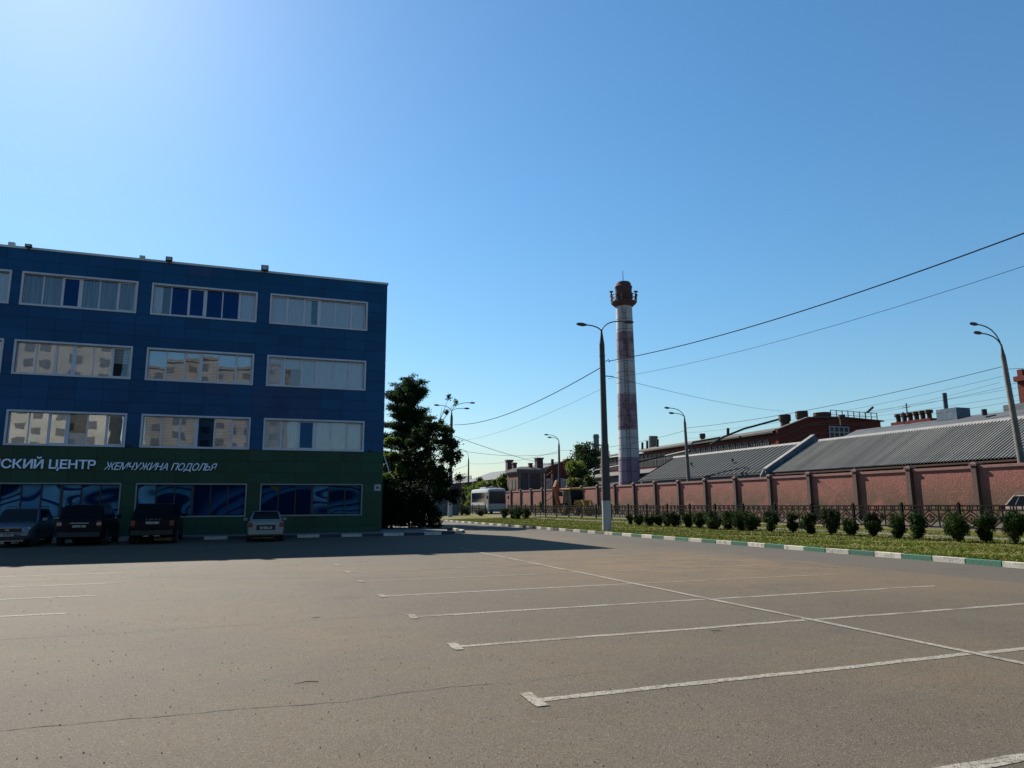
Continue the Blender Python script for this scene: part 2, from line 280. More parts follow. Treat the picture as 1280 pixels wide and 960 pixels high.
# ------------------------------------------------------------------ mesh kit
def tag(o, label=None, cat=None, group=None, kind=None):
    if label: o['label'] = label
    if cat: o['category'] = cat
    if group: o['group'] = group
    if kind: o['kind'] = kind
    return o
def empty(name, loc, label, cat, group=None, rz=0):
    o = bpy.data.objects.new(name, None); COL.objects.link(o); o.location = loc; o.rotation_euler = (0, 0, rz); o.empty_display_size = .3
    return tag(o, label, cat, group)
class MB:
    def __init__(s): s.v = []; s.f = []; s.mi = []; s.cur = 0
    def face(s, idx): s.f.append(tuple(idx)); s.mi.append(s.cur)
    def add(s, vs, fs):
        b = len(s.v); s.v += [tuple(map(float, p)) for p in vs]
        for f in fs: s.face([b+i for i in f])
    def box(s, x0, x1, y0, y1, z0, z1):
        if x0 > x1: x0, x1 = x1, x0
        if y0 > y1: y0, y1 = y1, y0
        if z0 > z1: z0, z1 = z1, z0
        s.add([(x0, y0, z0), (x1, y0, z0), (x1, y1, z0), (x0, y1, z0), (x0, y0, z1), (x1, y0, z1), (x1, y1, z1), (x0, y1, z1)],
              [(0, 3, 2, 1), (4, 5, 6, 7), (0, 1, 5, 4), (1, 2, 6, 5), (2, 3, 7, 6), (3, 0, 4, 7)])
    def hexa(s, p): s.add(p, [(0, 3, 2, 1), (4, 5, 6, 7), (0, 1, 5, 4), (1, 2, 6, 5), (2, 3, 7, 6), (3, 0, 4, 7)])
    def bar(s, a, b, wd, ht=None, up=(0, 0, 1)):
        a = Vector(a); b = Vector(b); d = (b-a).normalized(); u = Vector(up)
        if abs(d.dot(u)) > .98: u = Vector((0, 1, 0))
        r = d.cross(u).normalized(); u = r.cross(d); ht = ht or wd; r *= wd/2; u *= ht/2
        s.hexa([a-r-u, a+r-u, b+r-u, b-r-u, a-r+u, a+r+u, b+r+u, b-r+u])
    def tube(s, pts, rad, n=8, cap=True):
        pts = [Vector(p) for p in pts]; k = len(pts)
        if not isinstance(rad, (list, tuple)): rad = [rad]*k
        b = len(s.v)
        for i, p in enumerate(pts):
            d = (pts[min(i+1, k-1)]-pts[max(i-1, 0)]).normalized(); u = Vector((0, 0, 1)) if abs(d.z) < .9 else Vector((0, 1, 0))
            r = d.cross(u).normalized(); u = r.cross(d)
            for j in range(n):
                a = 2*math.pi*j/n; s.v.append(tuple(p+(r*math.cos(a)+u*math.sin(a))*rad[i]))
        for i in range(k-1):
            for j in range(n): s.face((b+i*n+j, b+i*n+(j+1) % n, b+(i+1)*n+(j+1) % n, b+(i+1)*n+j))
        if cap: s.face([b+j for j in range(n)]); s.face([b+(k-1)*n+n-1-j for j in range(n)])
    def lathe(s, c, prof, n=24):
        b = len(s.v)
        for z, r in prof:
            for j in range(n):
                a = 2*math.pi*j/n; s.v.append((c[0]+r*math.cos(a), c[1]+r*math.sin(a), c[2]+z))
        for i in range(len(prof)-1):
            for j in range(n): s.face((b+i*n+j, b+i*n+(j+1) % n, b+(i+1)*n+(j+1) % n, b+(i+1)*n+j))
        s.face([b+n-1-j for j in range(n)]); s.face([b+(len(prof)-1)*n+j for j in range(n)])
    def build(s, name, mats, parent=None, origin=None, smooth=False, kind=None, bevel=0):
        if not isinstance(mats, (list, tuple)): mats = [mats]
        me = bpy.data.meshes.new(name); o0 = origin
        if o0 is None: o0 = (0, 0, 0)
        me.from_pydata([(x-o0[0], y-o0[1], z-o0[2]) for x, y, z in s.v], [], s.f)
        for m in mats: me.materials.append(M[m] if isinstance(m, str) else m)
        if len(mats) > 1: me.polygons.foreach_set('material_index', s.mi)
        if bevel:
            bm = bmesh.new(); bm.from_mesh(me); bmesh.ops.remove_doubles(bm, verts=bm.verts, dist=1e-4)
            es = [e for e in bm.edges if len(e.link_faces) == 2 and e.calc_face_angle(0) > .5]
            bmesh.ops.bevel(bm, geom=es, offset=bevel, segments=2, affect='EDGES', profile=.6, clamp_overlap=True)
            bm.normal_update(); bm.to_mesh(me); bm.free()
        if smooth:
            me.polygons.foreach_set('use_smooth', [True]*len(me.polygons))
            try: me.set_sharp_from_angle(angle=R_(38))
            except Exception: pass
        me.update()
        o = bpy.data.objects.new(name, me); COL.objects.link(o)
        if parent is not None: o.parent = parent
        elif origin is not None: o.location = origin
        if kind: o['kind'] = kind
        return o
def place(name, mesh, parent, loc, rot=(0, 0, 0), scale=(1, 1, 1)):
    o = bpy.data.objects.new(name, mesh); COL.objects.link(o); o.parent = parent; o.location = loc; o.rotation_euler = rot; o.scale = scale; return o
def copy_tree(o, parent=None):
    c = o.copy(); COL.objects.link(c); c.parent = parent
    for ch in list(o.children): copy_tree(ch, c)
    return c
def recolour(o, old, new):
    """give a copied part its own mesh with one material swapped"""
    o.data = o.data.copy()
    for i, m in enumerate(o.data.materials):
        if m == M[old]: o.data.materials[i] = M[new]

# ------------------------------------------------------------------ setting: ground, lot, road, verge
def sheet(name, pts, m, kind='structure', thick=None):
    b = MB(); b.add(pts, [tuple(range(len(pts)))]); return b.build(name, m, kind=kind)
g = MB()
xs = [-2500, 18.7, 18.72, 31, 33, 42, 2500]; zs = [-.03, -.03, .10, .26, .29, .35, .40]
for i in range(len(xs)-1):
    b0 = len(g.v); g.v += [(xs[i], -2500, zs[i]), (xs[i+1], -2500, zs[i+1]), (xs[i+1], 3000, zs[i+1]), (xs[i], 3000, zs[i])]; g.face((b0, b0+1, b0+2, b0+3))
g.build('ground', 'farground', kind='structure')
lot = sheet('parking_lot', [(-80, -60, 0), (15.3, -60, 0), (15.3, 130, 0), (-80, 130, 0)], 'asphalt')
road = sheet('road', [(15.3, -60, 0), (18.62, -60, 0), (18.62, 130, 0), (15.3, 130, 0)], 'road')
def strip(name, m, xs, y0, y1, dz, ny=1):
    b = MB(); 
    for i in range(len(xs)-1): b.add([(xs[i], y0, tz(xs[i]+1e-3)+dz), (xs[i+1], y0, tz(xs[i+1])+dz), (xs[i+1], y1, tz(xs[i+1])+dz), (xs[i], y1, tz(xs[i]+1e-3)+dz)], [(0, 1, 2, 3)])
    return b.build(name, m, kind='structure')
strip('grass_verge', 'grass', [18.74, 31, 33], -40, 98, 0)
strip('footpath', 'dirt', [26.9, 28.1], -40, 84, .006)
strip('far_road', 'road', [33, 41.4], -60, 160, .006)
strip('factory_yard', 'dirt', [42.6, 200], -60, 260, .01)

# painted lines: parts of the parking lot
def wobline(x0, y0, x1, y1, wd, z=.004, n=24, wob=.012, m='paint', name='parking_line', seed=0, parent=None):
    rr = random.Random(seed); b = MB(); dx, dy = x1-x0, y1-y0; L = math.hypot(dx, dy); nx, ny = -dy/L, dx/L; pv = None; o = 0
    for i in range(n+1):
        t = i/n; o = o*.7+rr.uniform(-wob, wob); w2 = wd/2*rr.uniform(.86, 1.12); cx, cy = x0+dx*t+nx*o, y0+dy*t+ny*o
        b.v += [(cx+nx*w2, cy+ny*w2, z), (cx-nx*w2, cy-ny*w2, z)]
        if i: k = 2*i; b.face((k-2, k-1, k+1, k))
    return b.build(name, m, parent=parent or lot)
YR = [3.63, 6.13, 8.68, 11.17, 13.86, 16.62, 19.05, 21.4]
for i, y in enumerate(YR):
    wobline(2.45, y, 7.72, y+.01, .115, seed=i, m='paint' if y < 15 else 'faint'); wobline(7.88, y, 13.25, y-.02, .115, seed=i+40, m='paint' if y < 12 else 'faint')
    wobline(2.43, y-.20, 2.43, y+.26, .12, n=5, z=.008, seed=i+60, m='paint' if y < 12 else 'faint')
wobline(7.80, -4, 7.80, 27.5, .12, z=.008, n=70, seed=99)
for i, y in enumerate([11.2, 13.62, 16.08, 18.48, 21.2]):
    wobline(-13, y, -2.7 if i else -4.2, y+.03, .13, n=30, seed=i+20)
def crack(pts, wd, seed, m='crack', name='crack'):
    rr = random.Random(seed); b = MB(); P = []
    for (x0, y0), (x1, y1) in zip(pts, pts[1:]):
        n = max(2, int(math.hypot(x1-x0, y1-y0)/.07))
        for i in range(n): P.append((x0+(x1-x0)*i/n, y0+(y1-y0)*i/n))
    o = 0; k = 0
    for (x, y) in P:
        o = o*.85+rr.uniform(-.014, .014); w2 = wd*rr.uniform(.25, 1.0)/2
        b.v += [(x, y+o+w2, .0035), (x, y+o-w2, .0035)]
        if k: b.face((2*k-2, 2*k-1, 2*k+1, 2*k))
        k += 1
    return b.build(name, m, parent=lot)
crack([(-9, 6.9), (-1.7, 6.82), (0, 6.78), (.8, 6.72), (1.8, 6.84), (2.5, 6.80)], .016, 1)
crack([(-14, 11.5), (-3, 11.31), (0, 11.34), (2.4, 11.5)], .014, 2, 'joint')
crack([(-.9, 4.9), (-.3, 5.0), (.2, 5.12)], .012, 3)
crack([(2.5, 6.8), (3.4, 6.9), (4.0, 6.75)], .009, 4, 'joint')
crack([(-10, 19.9), (-2, 19.6), (2.3, 19.5)], .02, 5, 'joint')
# tyre marks: faint rubber arcs
def tyre(cx, cy, r, a0, a1, wd, k):
    b = MB(); n = 30
    for i in range(n+1):
        a = R_(a0+(a1-a0)*i/n)
        b.v += [(cx+(r+wd/2)*math.cos(a), cy+(r+wd/2)*math.sin(a), .0025+k*.0002), (cx+(r-wd/2)*math.cos(a), cy+(r-wd/2)*math.sin(a), .0025+k*.0002)]
        if i: b.face((2*i-2, 2*i-1, 2*i+1, 2*i))
    b.build('tyre_mark', 'tyre', parent=lot)
m = bpy.data.materials.new('tyre_rubber_smear'); m.use_nodes = True; _t = m.node_tree
_p = _t.nodes['Principled BSDF']; _p.inputs['Base Color'].default_value = (.05, .045, .04, 1); _p.inputs['Roughness'].default_value = .8
_nn = _n(_t, 'ShaderNodeTexNoise'); _nn.inputs['Scale'].default_value = 6; _g = _n(_t, 'ShaderNodeNewGeometry'); _t.links.new(_g.outputs['Position'], _nn.inputs['Vector'])
_mr = _n(_t, 'ShaderNodeMapRange'); _t.links.new(_nn.outputs[0], _mr.inputs[0]); _mr.inputs[1].default_value = .35; _mr.inputs[2].default_value = .75; _mr.inputs[4].default_value = .42
_t.links.new(_mr.outputs[0], _p.inputs['Alpha']); M['tyre'] = m
tyre(9.6, 14.9, 3.6, 5, 95, .16, 0); tyre(9.6, 14.9, 4.9, 0, 80, .16, 1); tyre(-3.0, 22.5, 3.2, 190, 300, .14, 2); tyre(-3.4, 22.9, 4.5, 200, 290, .14, 3); tyre(6, 30, 13, 215, 262, .15, 4)

# pebbles and crumbs on the lot (uncountable)
rr = random.Random(3); pb = MB()
for i in range(3200):
    y = 2+rr.random()**1.8*24; x = rr.uniform(-2-y*.5, 3+y*.95)
    if x > 15: continue
    s = rr.uniform(.002, .0062)*(1+y*.05)
    z0 = .004
    pb.add([(x-s, y-s*.7, z0), (x+s, y-s*.5, z0), (x+s*.6, y+s, z0), (x-s*.7, y+s*.8, z0), (x+rr.uniform(-.3, .3)*s, y, z0+s*.9)], [(0, 1, 4), (1, 2, 4), (2, 3, 4), (3, 0, 4)])
pb.build('grit', 'rubble', kind='stuff'); tag(bpy.data.objects['grit'], 'small dark pebbles and crumbs scattered over the parking lot asphalt', 'gravel')
# dry twigs lying about
lt = MB()
for i in range(5):
    y = rr.uniform(4.5, 13); x = rr.uniform(-1+.1*y, 3+.6*y); a = rr.random()*6.28; L_ = rr.uniform(.10, .26); dx, dy = math.cos(a)*L_/2, math.sin(a)*L_/2*.4
    lt = MB(); lt.tube([(x-dx, y-dy, .008), (x, y+rr.uniform(-.02, .02), .016), (x+dx, y+dy, .008)], [.003, .004, .002], 4)
    o = lt.build('twig', 'bark', origin=(x, y, .008)); tag(o, 'thin dry twig lying on the sunlit asphalt of the parking lot', 'twig', 'dry twigs on the parking lot')

# kerb of the verge: one stone after another
kerb = bpy.data.objects.new('verge_kerb', None); COL.objects.link(kerb); kerb['kind'] = 'structure'
kb = MB(); kb.box(-.07, .07, .012, 1.018, -.05, .15); ko = kb.build('kerb_stone', 'kerb_white', parent=kerb, bevel=.012); kmesh = {'kerb_white': ko.data}
for c in ('kerb_green', 'kerb_grey'):
    me = ko.data.copy(); me.materials[0] = M[c]; kmesh[c] = me
bpy.data.objects.remove(ko)
k0 = -8
y = 13.6-1.03*8-1.03*8; i = -16; ang = 0; px, py = 18.68, y
rk = random.Random(5)
while py < 71.5:
    even = (i % 2 == 0)
    c = 'kerb_white' if not even else ('kerb_green' if (py < 34 or rk.random() < .25 and py < 46) else 'kerb_grey')
    place('kerb_stone', kmesh[c], kerb, (px+rk.uniform(-.008, .008), py, rk.uniform(-.008, .006)), (0, 0, rk.uniform(-.008, .008)))
    py += 1.03; i += 1
a = 0
for j in range(12):
    a -= R_(6.5); c = 'kerb_white' if j % 2 else 'kerb_grey'
    place('kerb_stone', kmesh[c], kerb, (px, py, 0), (0, 0, a)); px += 1.03*math.sin(-a); py += 1.03*math.cos(a)

# pavement island by the office and its kerb
isl = MB(); FY = 43.36
isl.add([(-30, 40.12, .125), (8.6, 40.12, .125), (10.1, 40.7, .125), (11.2, 42.2, .125), (11.9, 45, .125), (12.2, 66, .125), (-30, 66, .125)], [tuple(range(7))])
isl.build('pavement', 'pavement', kind='structure')
okerb = bpy.data.objects.new('pavement_kerb', None); COL.objects.link(okerb); okerb['kind'] = 'structure'
kb = MB(); kb.box(.01, 1.13, -.07, .07, -.05, .15); ko = kb.build('kerb_stone', 'kerb_white', parent=okerb, bevel=.012); om = {0: ko.data}
me = ko.data.copy(); me.materials[0] = M['kerb_blue']; om[1] = me; bpy.data.objects.remove(ko)
x = 2.42-1.14*20; j = 0
while x < 8.2: place('kerb_stone', om[j % 2], okerb, (x, 40.05, 0)); x += 1.14; j += 1
px, py, a = x, 40.05, 0
for q in range(9):
    a = min(R_(85), a+R_(17)); place('kerb_stone', om[j % 2], okerb, (px, py, 0), (0, 0, a)); px += 1.14*math.cos(a); py += 1.14*math.sin(a); j += 1

# ------------------------------------------------------------------ office building
OB = empty('office_building', (-3, FY, 0), 'four storey office block clad in dark blue tiles above a dark green ground floor', 'building'); OO = (-3, FY, 0)
ZB, ZH, RH = 1.08, 1.866, .622
WX = [(-24.85, -19.27), (-18.5, -12.62), (-12.15, -6.57), (-5.87, -.23), (.48, 6.25)]
ZR = [1.08, 4.85, 8.58, 12.33]; ZT = [2.93, 6.70, 10.44, 14.19]
XL, XR, YB = -26.0, 7.45, 55.5
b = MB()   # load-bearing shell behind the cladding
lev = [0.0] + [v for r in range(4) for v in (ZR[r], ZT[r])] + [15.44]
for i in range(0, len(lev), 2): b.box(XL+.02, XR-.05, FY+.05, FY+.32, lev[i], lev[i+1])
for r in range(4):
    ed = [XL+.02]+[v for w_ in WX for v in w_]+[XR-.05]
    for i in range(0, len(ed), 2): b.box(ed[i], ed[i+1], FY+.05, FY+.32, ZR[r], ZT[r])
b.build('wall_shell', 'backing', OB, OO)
b = MB(); b.box(XL, XL+.3, FY+.33, YB, 0, 15.4); b.box(XR-.3, XR-.04, FY+.33, YB, 0, 15.4); b.box(XL+.31, XR-.31, YB-.3, YB, 0, 15.4)
b.build('side_wall', 'tile_blue', OB, OO)
b = MB(); b.box(XL+.31, XR-.31, FY+.33, YB-.31, 15.1, 15.3); b.build('roof', 'concrete_dark', OB, OO)
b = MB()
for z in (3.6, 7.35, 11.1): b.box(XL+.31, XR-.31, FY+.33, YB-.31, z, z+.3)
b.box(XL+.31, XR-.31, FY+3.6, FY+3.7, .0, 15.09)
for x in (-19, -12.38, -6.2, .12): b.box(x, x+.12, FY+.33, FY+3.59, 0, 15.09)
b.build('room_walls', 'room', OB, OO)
b = MB(); b.box(XL, XR+.05, FY-.05, FY+.33, 15.442, 15.56); b.box(XR-.32, XR+.04, FY+.34, YB, 15.41, 15.55); b.build('parapet_cap', 'cap', OB, OO)
# cladding tiles, each its own part
tw = 1.2738; tile_cache = {}
def tile(x0, x1, z0, z1, m, stuff=None):
    key = (round(x1-x0, 3), round(z1-z0, 3), m)
    if key not in tile_cache:
        t = MB(); w_, h_ = (x1-x0)/2-.006, (z1-z0)/2-.006
        t.box(-w_, w_, 0, .03, -h_, h_); o = t.build('facade_tile', m, OB); tile_cache[key] = o.data; bpy.data.objects.remove(o)
    place('facade_tile', tile_cache[key], OB, ((x0+x1)/2-OO[0], random.uniform(-.003, .003), (z0+z1)/2), (random.uniform(-.004, .004), 0, random.uniform(-.004, .004)))
left_stuff = MB()
zrows = [(.16, .46), (.46, ZR[0])]
for r in range(4):
    h = (ZT[r]-ZR[r])/3
    zrows += [(ZR[r]+h*k, ZR[r]+h*(k+1)) for k in range(3)]
    top = ZR[r+1] if r < 3 else 15.44; n = 3 if r < 3 else 2; h = (top-ZT[r])/n
    zrows += [(ZT[r]+h*k, ZT[r]+h*(k+1)) for k in range(n)]
rt = random.Random(11)
purple = {(x, z) for x in (1, 2) for z in range(9, 12)}
for ri, (z0, z1) in enumerate(zrows):
    zm = (z0+z1)/2; row = next((r for r in range(4) if ZR[r] < zm < ZT[r]), None)
    edges = [XR-k*tw for k in range(0, 28)]
    edges = [e-.02 for e in edges if e > XL]+[XL]; edges[0] = XR; edges = sorted(edges)
    segs = list(zip(edges, edges[1:]))
    if row is not None:
        out = []
        for a_, b_ in segs:
            cur = [(a_, b_)]
            for wa, wb in WX:
                nc = []
                for p, q in cur:
                    if q <= wa or p >= wb: nc.append((p, q)); continue
                    if p < wa: nc.append((p, wa))
                    if q > wb: nc.append((wb, q))
                cur = nc
            out += [c for c in cur if c[1]-c[0] > .02]
        # merge the slivers of a pier
        mg = []
        for s_ in sorted(out):
            if mg and abs(mg[-1][1]-s_[0]) < 1e-6 and (s_[1]-mg[-1][0]) < 1.0: mg[-1] = (mg[-1][0], s_[1])
            else: mg.append(s_)
        segs = mg
    green = zm < 4.82
    for a_, b_ in segs:
        m_ = 'tile_green' if green else 'tile_blue'
        if rt.random() < .02: m_ += '2'
        if not green and .4 < (a_+b_)/2 < 3.6 and 6.7 < zm < 8.6: m_ = 'tile_blue2'
        if b_ < -13.9: left_stuff.box(a_+.006, b_-.006, FY, FY+.03, z0+.006, z1-.006) if not green else None; 
        if b_ < -13.9:
            if green: tile(a_, b_, z0, z1, m_) if ri % 1 == 0 and a_ > -20 else None
        else: tile(a_, b_, z0, z1, m_)
left_stuff.build('facade_tile', 'tile_blue', OB, OO, kind='stuff')
b = MB(); b.box(XL+.01, -20.1, FY+.0, FY+.03, .16, ZR[0]); b.box(XL+.01, -20.1, FY, FY+.03, ZT[0], 4.84); b.build('cladding_strip', 'tile_green', OB, OO)
b = MB(); b.box(XL, XR-.01, FY-.0, FY+.045, .0, .155); b.build('plinth', 'concrete_dark', OB, OO)

# windows: surround, mullions, panes and what hangs behind each pane
CODES = {  # (column, row): six codes
 (1, 3): 'cccccc', (2, 3): 'VVdVVV', (3, 3): 'kddddc', (4, 3): 'cckccc',
 (1, 2): 'hhffhh', (2, 2): 'fffffH', (3, 2): 'hhphhh', (4, 2): 'cbBccc',
 (1, 1): 'fffffh', (2, 1): 'FFFDFF', (3, 1): 'hhhdhh', (4, 1): 'ccdccc',
 (1, 0): '111111', (2, 0): '121122', (3, 0): '144333', (4, 0): '333244',
 (0, 0): '111111', (0, 1): 'cccccc', (0, 2): 'cccccc', (0, 3): 'cccccc'}
unit = {}
def ubox(key, m):
    if key not in unit:
        t = MB(); t.box(-.5, .5, -.5, .5, -.5, .5); o = t.build(key, m, OB); unit[key] = o.data; bpy.data.objects.remove(o)
    return unit[key]
def slab(name, m, parent, x0, x1, y0, y1, z0, z1):
    return place(name, ubox(name+m, m), parent, ((x0+x1)/2-OO[0], (y0+y1)/2-OO[1], (z0+z1)/2-OO[2]), scale=(x1-x0, y1-y0, z1-z0))
for ci, (x0, x1) in enumerate(WX):
    for r in range(4):
        z0, z1 = ZR[r], ZT[r]; ground = r == 0; code = CODES[(ci, r)]
        b = MB(); f = .10 if not ground else .075; yo = FY-.06
        b.box(x0, x1, yo, FY+.048, z1-f, z1); b.box(x0, x1, yo, FY+.048, z0, z0+f); b.box(x0, x0+f, yo, FY+.048, z0+f, z1-f); b.box(x1-f, x1, yo, FY+.048, z0+f, z1-f)
        # reveal
        b.box(x0+f*.6, x1-f*.6, FY+.05, FY+.24, z1-f*.6, z1-f*.3); b.box(x0+f*.6, x1-f*.6, FY+.05, FY+.24, z0+f*.3, z0+f*.6)
        b.box(x0+f*.3, x0+f*.6, FY+.05, FY+.24, z0+f, z1-f); b.box(x1-f*.6, x1-f*.3, FY+.05, FY+.24, z0+f, z1-f)
        W_ = b.build('window', 'alu_shop' if ground else 'alu', OB, OO, bevel=.006)
        ax, bx, az, bz = x0+f, x1-f, z0+f*.6, z1-f*.6
        fm = 'darkframe' if ground else 'pvc'; pw = (bx-ax)/6; yf = FY+.14
        slab('window_frame', fm, W_, ax, bx, yf, yf+.07, az, az+.06); slab('window_frame', fm, W_, ax, bx, yf, yf+.07, bz-.06, bz)
        for k in range(7):
            mw = .06 if k in (0, 6) else (.13 if k == 3 else .065)
            xc = ax+pw*k
            slab('mullion', fm, W_, max(ax, xc-mw/2), min(bx, xc+mw/2), yf+.001, yf+.069, az+.06, bz-.06)
        for k, c in enumerate(code[:6]):
            p0, p1 = ax+pw*k+.035, ax+pw*(k+1)-.035; q0, q1 = az+.06, bz-.06
            if k == 3 or k == 2: p0, p1 = (p0+.03, p1) if k == 3 else (p0, p1-.03)
            if (k in (2, 5) and ci % 2 == 0 or k in (2, 5) and ci == 3 and r > 0 or (ci == 4 and k in (0, 5))) and not ground:   # opening sash stands a little proud
                sb = MB(); sy0, sy1 = yf-.018, yf-.002; t_ = .055
                sb.box(p0-.01, p1+.01, sy0, sy1, q0, q0+t_); sb.box(p0-.01, p1+.01, sy0, sy1, q1-t_, q1); sb.box(p0-.01, p0+t_, sy0, sy1, q0+t_, q1-t_); sb.box(p1-t_, p1+.01, sy0, sy1, q0+t_, q1-t_)
                sb.build('sash', 'pvc', W_, OO)
            gm = 'glass' if c in 'cVHkbBD' else ('glassdark' if (c in 'd' or ground) else 'glass2')
            if c in 'fFhp' : gm = 'glass3' if c == 'F' else 'glass2'
            if ground: gm = 'glassgf'
            place('pane', ubox('pane'+gm, gm), W_, ((p0+p1)/2-OO[0], yf+.03-FY, (q0+q1)/2), (random.uniform(-.006, .006), 0, random.uniform(-.008, .008)), (p1-p0, .008, q1-q0))
            yb = yf+.10
            if c == 'c': slab('curtain', 'curtain', W_, p0-.02, p1+.02, yb, yb+.01, q0, q1)
            elif c == 'V': slab('blind', 'blindv', W_, p0-.02, p1+.02, yb, yb+.01, q0, q1)
            elif c == 'k': slab('curtain', 'curtain', W_, p0-.02, p0+(p1-p0)*.5, yb, yb+.01, q0, q1)
            elif c in 'hH':
                lo = q0 if c == 'h' else q0+(q1-q0)*.45
                hb = MB(); n = int((q1-lo)/.085)
                for s_ in range(n): zz = q1-.085*(s_+.5); hb.box(p0-.01, p1+.01, yb, yb+.03, zz-.032, zz+.026)
                hb.build('blind', 'blindh', W_, OO)
            elif c in 'fF': slab('sun_film', 'foil' if c == 'F' else 'curtain', W_, p0-.02, p1+.02, yb-.04, yb-.03, q0, q1)
            elif c == 'p': slab('sun_film', 'paper', W_, p0-.02, p1+.02, yb-.04, yb-.03, q0, q1)
            elif c == 'b': slab('paper_sheet', 'paper', W_, p0-.02, p1+.02, yb-.04, yb-.03, q0, q0+(q1-q0)*.62); slab('curtain', 'curtain', W_, p0-.02, p1+.02, yb, yb+.01, q0, q1)
            elif c == 'B': slab('paper_sheet', 'blindh', W_, p0-.02, p1+.02, yb-.04, yb-.03, q0, q0+(q1-q0)*.7); slab('curtain', 'curtain', W_, p0-.02, p1+.02, yb, yb+.01, q0, q1)
            elif c == 'D': slab('paper_sheet', 'curtain', W_, p0-.02, p1+.02, yb, yb+.01, q0, q0+(q1-q0)*.38)
            elif c in '1234': slab('printed_film', 'film'+c, W_, p0+.01, p1-.01, yf+.045, yf+.05, q0+.02, q1-.01)
# yellow corner of the printed film in the right-hand ground window
b = MB(); xq = .48+.075; b.add([(xq+.40, FY+.183, 2.80), (xq+.92, FY+.183, 2.80), (xq+.92, FY+.183, 2.42)], [(0, 2, 1)]); b.build('yellow_print', 'yellow', OB, OO)
# lights and devices on the parapet
def floodlight(x, w_, h_, face_left=False):
    b = MB(); b.box(x-w_/2, x+w_/2, FY-.28, FY-.06, 15.50, 15.50+h_); o = b.build('floodlight', 'black', OB, OO, bevel=.01)
    b = MB(); b.box(x-w_*.36, x+w_*.36, FY-.288, FY-.281, 15.50+h_*.18, 15.50+h_*.86); b.build('lamp_glass', 'clearlight', o, OO)
    b = MB(); b.box(x-.03, x+.03, FY-.17, FY-.11, 15.40, 15.499); b.box(x-.03, x+.03, FY-.11, FY-.052, 15.44, 15.48); b.build('lamp_bracket', 'steel', o, OO)
floodlight(.08, .42, .33); floodlight(-5.1, .34, .25); floodlight(-11.97, .30, .16)
b = MB()
for x, s_ in ((-6.5, .28), (-12.8, .3)): b.box(x-s_/2, x+s_/2, FY-.04, FY+.2, 15.562, 15.562+s_*.6)
b.build('junction_box', 'cap', OB, OO)
b = MB(); b.tube([(XR+.01, FY+.1, 4.75), (XR+.30, FY-.05, 3.9), (XR+.36, FY-.05, 3.55)], .035, 6); b.build('wall_pipe', 'alu', OB, OO)
b = MB(); b.box(-6.45, -6.3, FY-.12, FY-.004, 4.9, 5.0); b.box(6.55, 6.75, FY-.15, FY-.004, 4.86, 4.98); b.build('security_camera', 'black', OB, OO)
# plaque with the arrow
pq = empty('direction_plaque', (7.14, FY, 2.72), 'small white square plaque with a dark arrow near the right corner of the office', 'sign')
b = MB(); b.box(6.95, 7.33, FY-.03, FY-.006, 2.53, 2.91); b.build('plate', 'white', pq, (7.14, FY, 2.72))
b = MB(); b.add([(7.07, FY-.032, 2.62), (7.25, FY-.032, 2.72), (7.07, FY-.032, 2.82)], [(0, 1, 2)]); b.build('arrow', 'black', pq, (7.14, FY, 2.72))
# lettering
def lettering(name, text, x0, x1, z0, capz, label, shear=0, bold=0, m='letter'):
    root = empty(name, ((x0+x1)/2, FY-.03, z0), label, 'sign'); O = ((x0+x1)/2, FY-.03, z0); metas = []; cx = 0; refh = None
    def glyph(ch, bold_=bold):
        cu = bpy.data.curves.new('t', 'FONT'); cu.body = ch; cu.size = 1; cu.extrude = .05; cu.offset = bold_
        to = bpy.data.objects.new('t', cu); COL.objects.link(to); dg = bpy.context.evaluated_depsgraph_get(); dg.update()
        me = bpy.data.meshes.new_from_object(to.evaluated_get(dg)); bpy.data.objects.remove(to); return me
    refh = max(v.co.y for v in glyph('Н').vertices)
    for ch in text:
        if ch == ' ': cx += .30; continue
        me = glyph(ch); xs_ = [v.co.x for v in me.vertices]; metas.append((me, cx-min(xs_))); pass
        if ch == 'Ь':   # the soft sign is the letter Р turned upside down
            me = glyph('Р')
            for v in me.vertices: v.co.y = refh-v.co.y
            me.flip_normals(); xs_ = [v.co.x for v in me.vertices]; metas[-1] = (me, cx-min(xs_))
        cx += max(xs_)-min(xs_)+(.075 if ch not in 'УТА' else .05)
    cx -= .075; sx = (x1-x0)/(cx+shear*refh); sz = (capz-z0)/refh
    for me, off in metas:
        for v in me.vertices: x, y, z = v.co; v.co = ((x+y*shear)*sx, -z*.6, y*sz)
        me.materials.clear(); me.materials.append(M[m]); me.update()
        place('letter', me, root, (x0+off*sx-O[0], -.02, 0))
    return root
lettering('centre_sign', 'МЕДИЦИНСКИЙ ЦЕНТР', -15.55, -7.86, 3.67, 4.14, 'raised white capitals reading МЕДИЦИНСКИЙ ЦЕНТР on the green band above the ground floor windows', 0, .018)
lettering('name_sign', 'ЖЕМЧУЖИНА ПОДОЛЬЯ', -7.46, -1.86, 3.63, 4.03, 'raised white italic capitals reading ЖЕМЧУЖИНА ПОДОЛЬЯ on the green band', .38, .002)

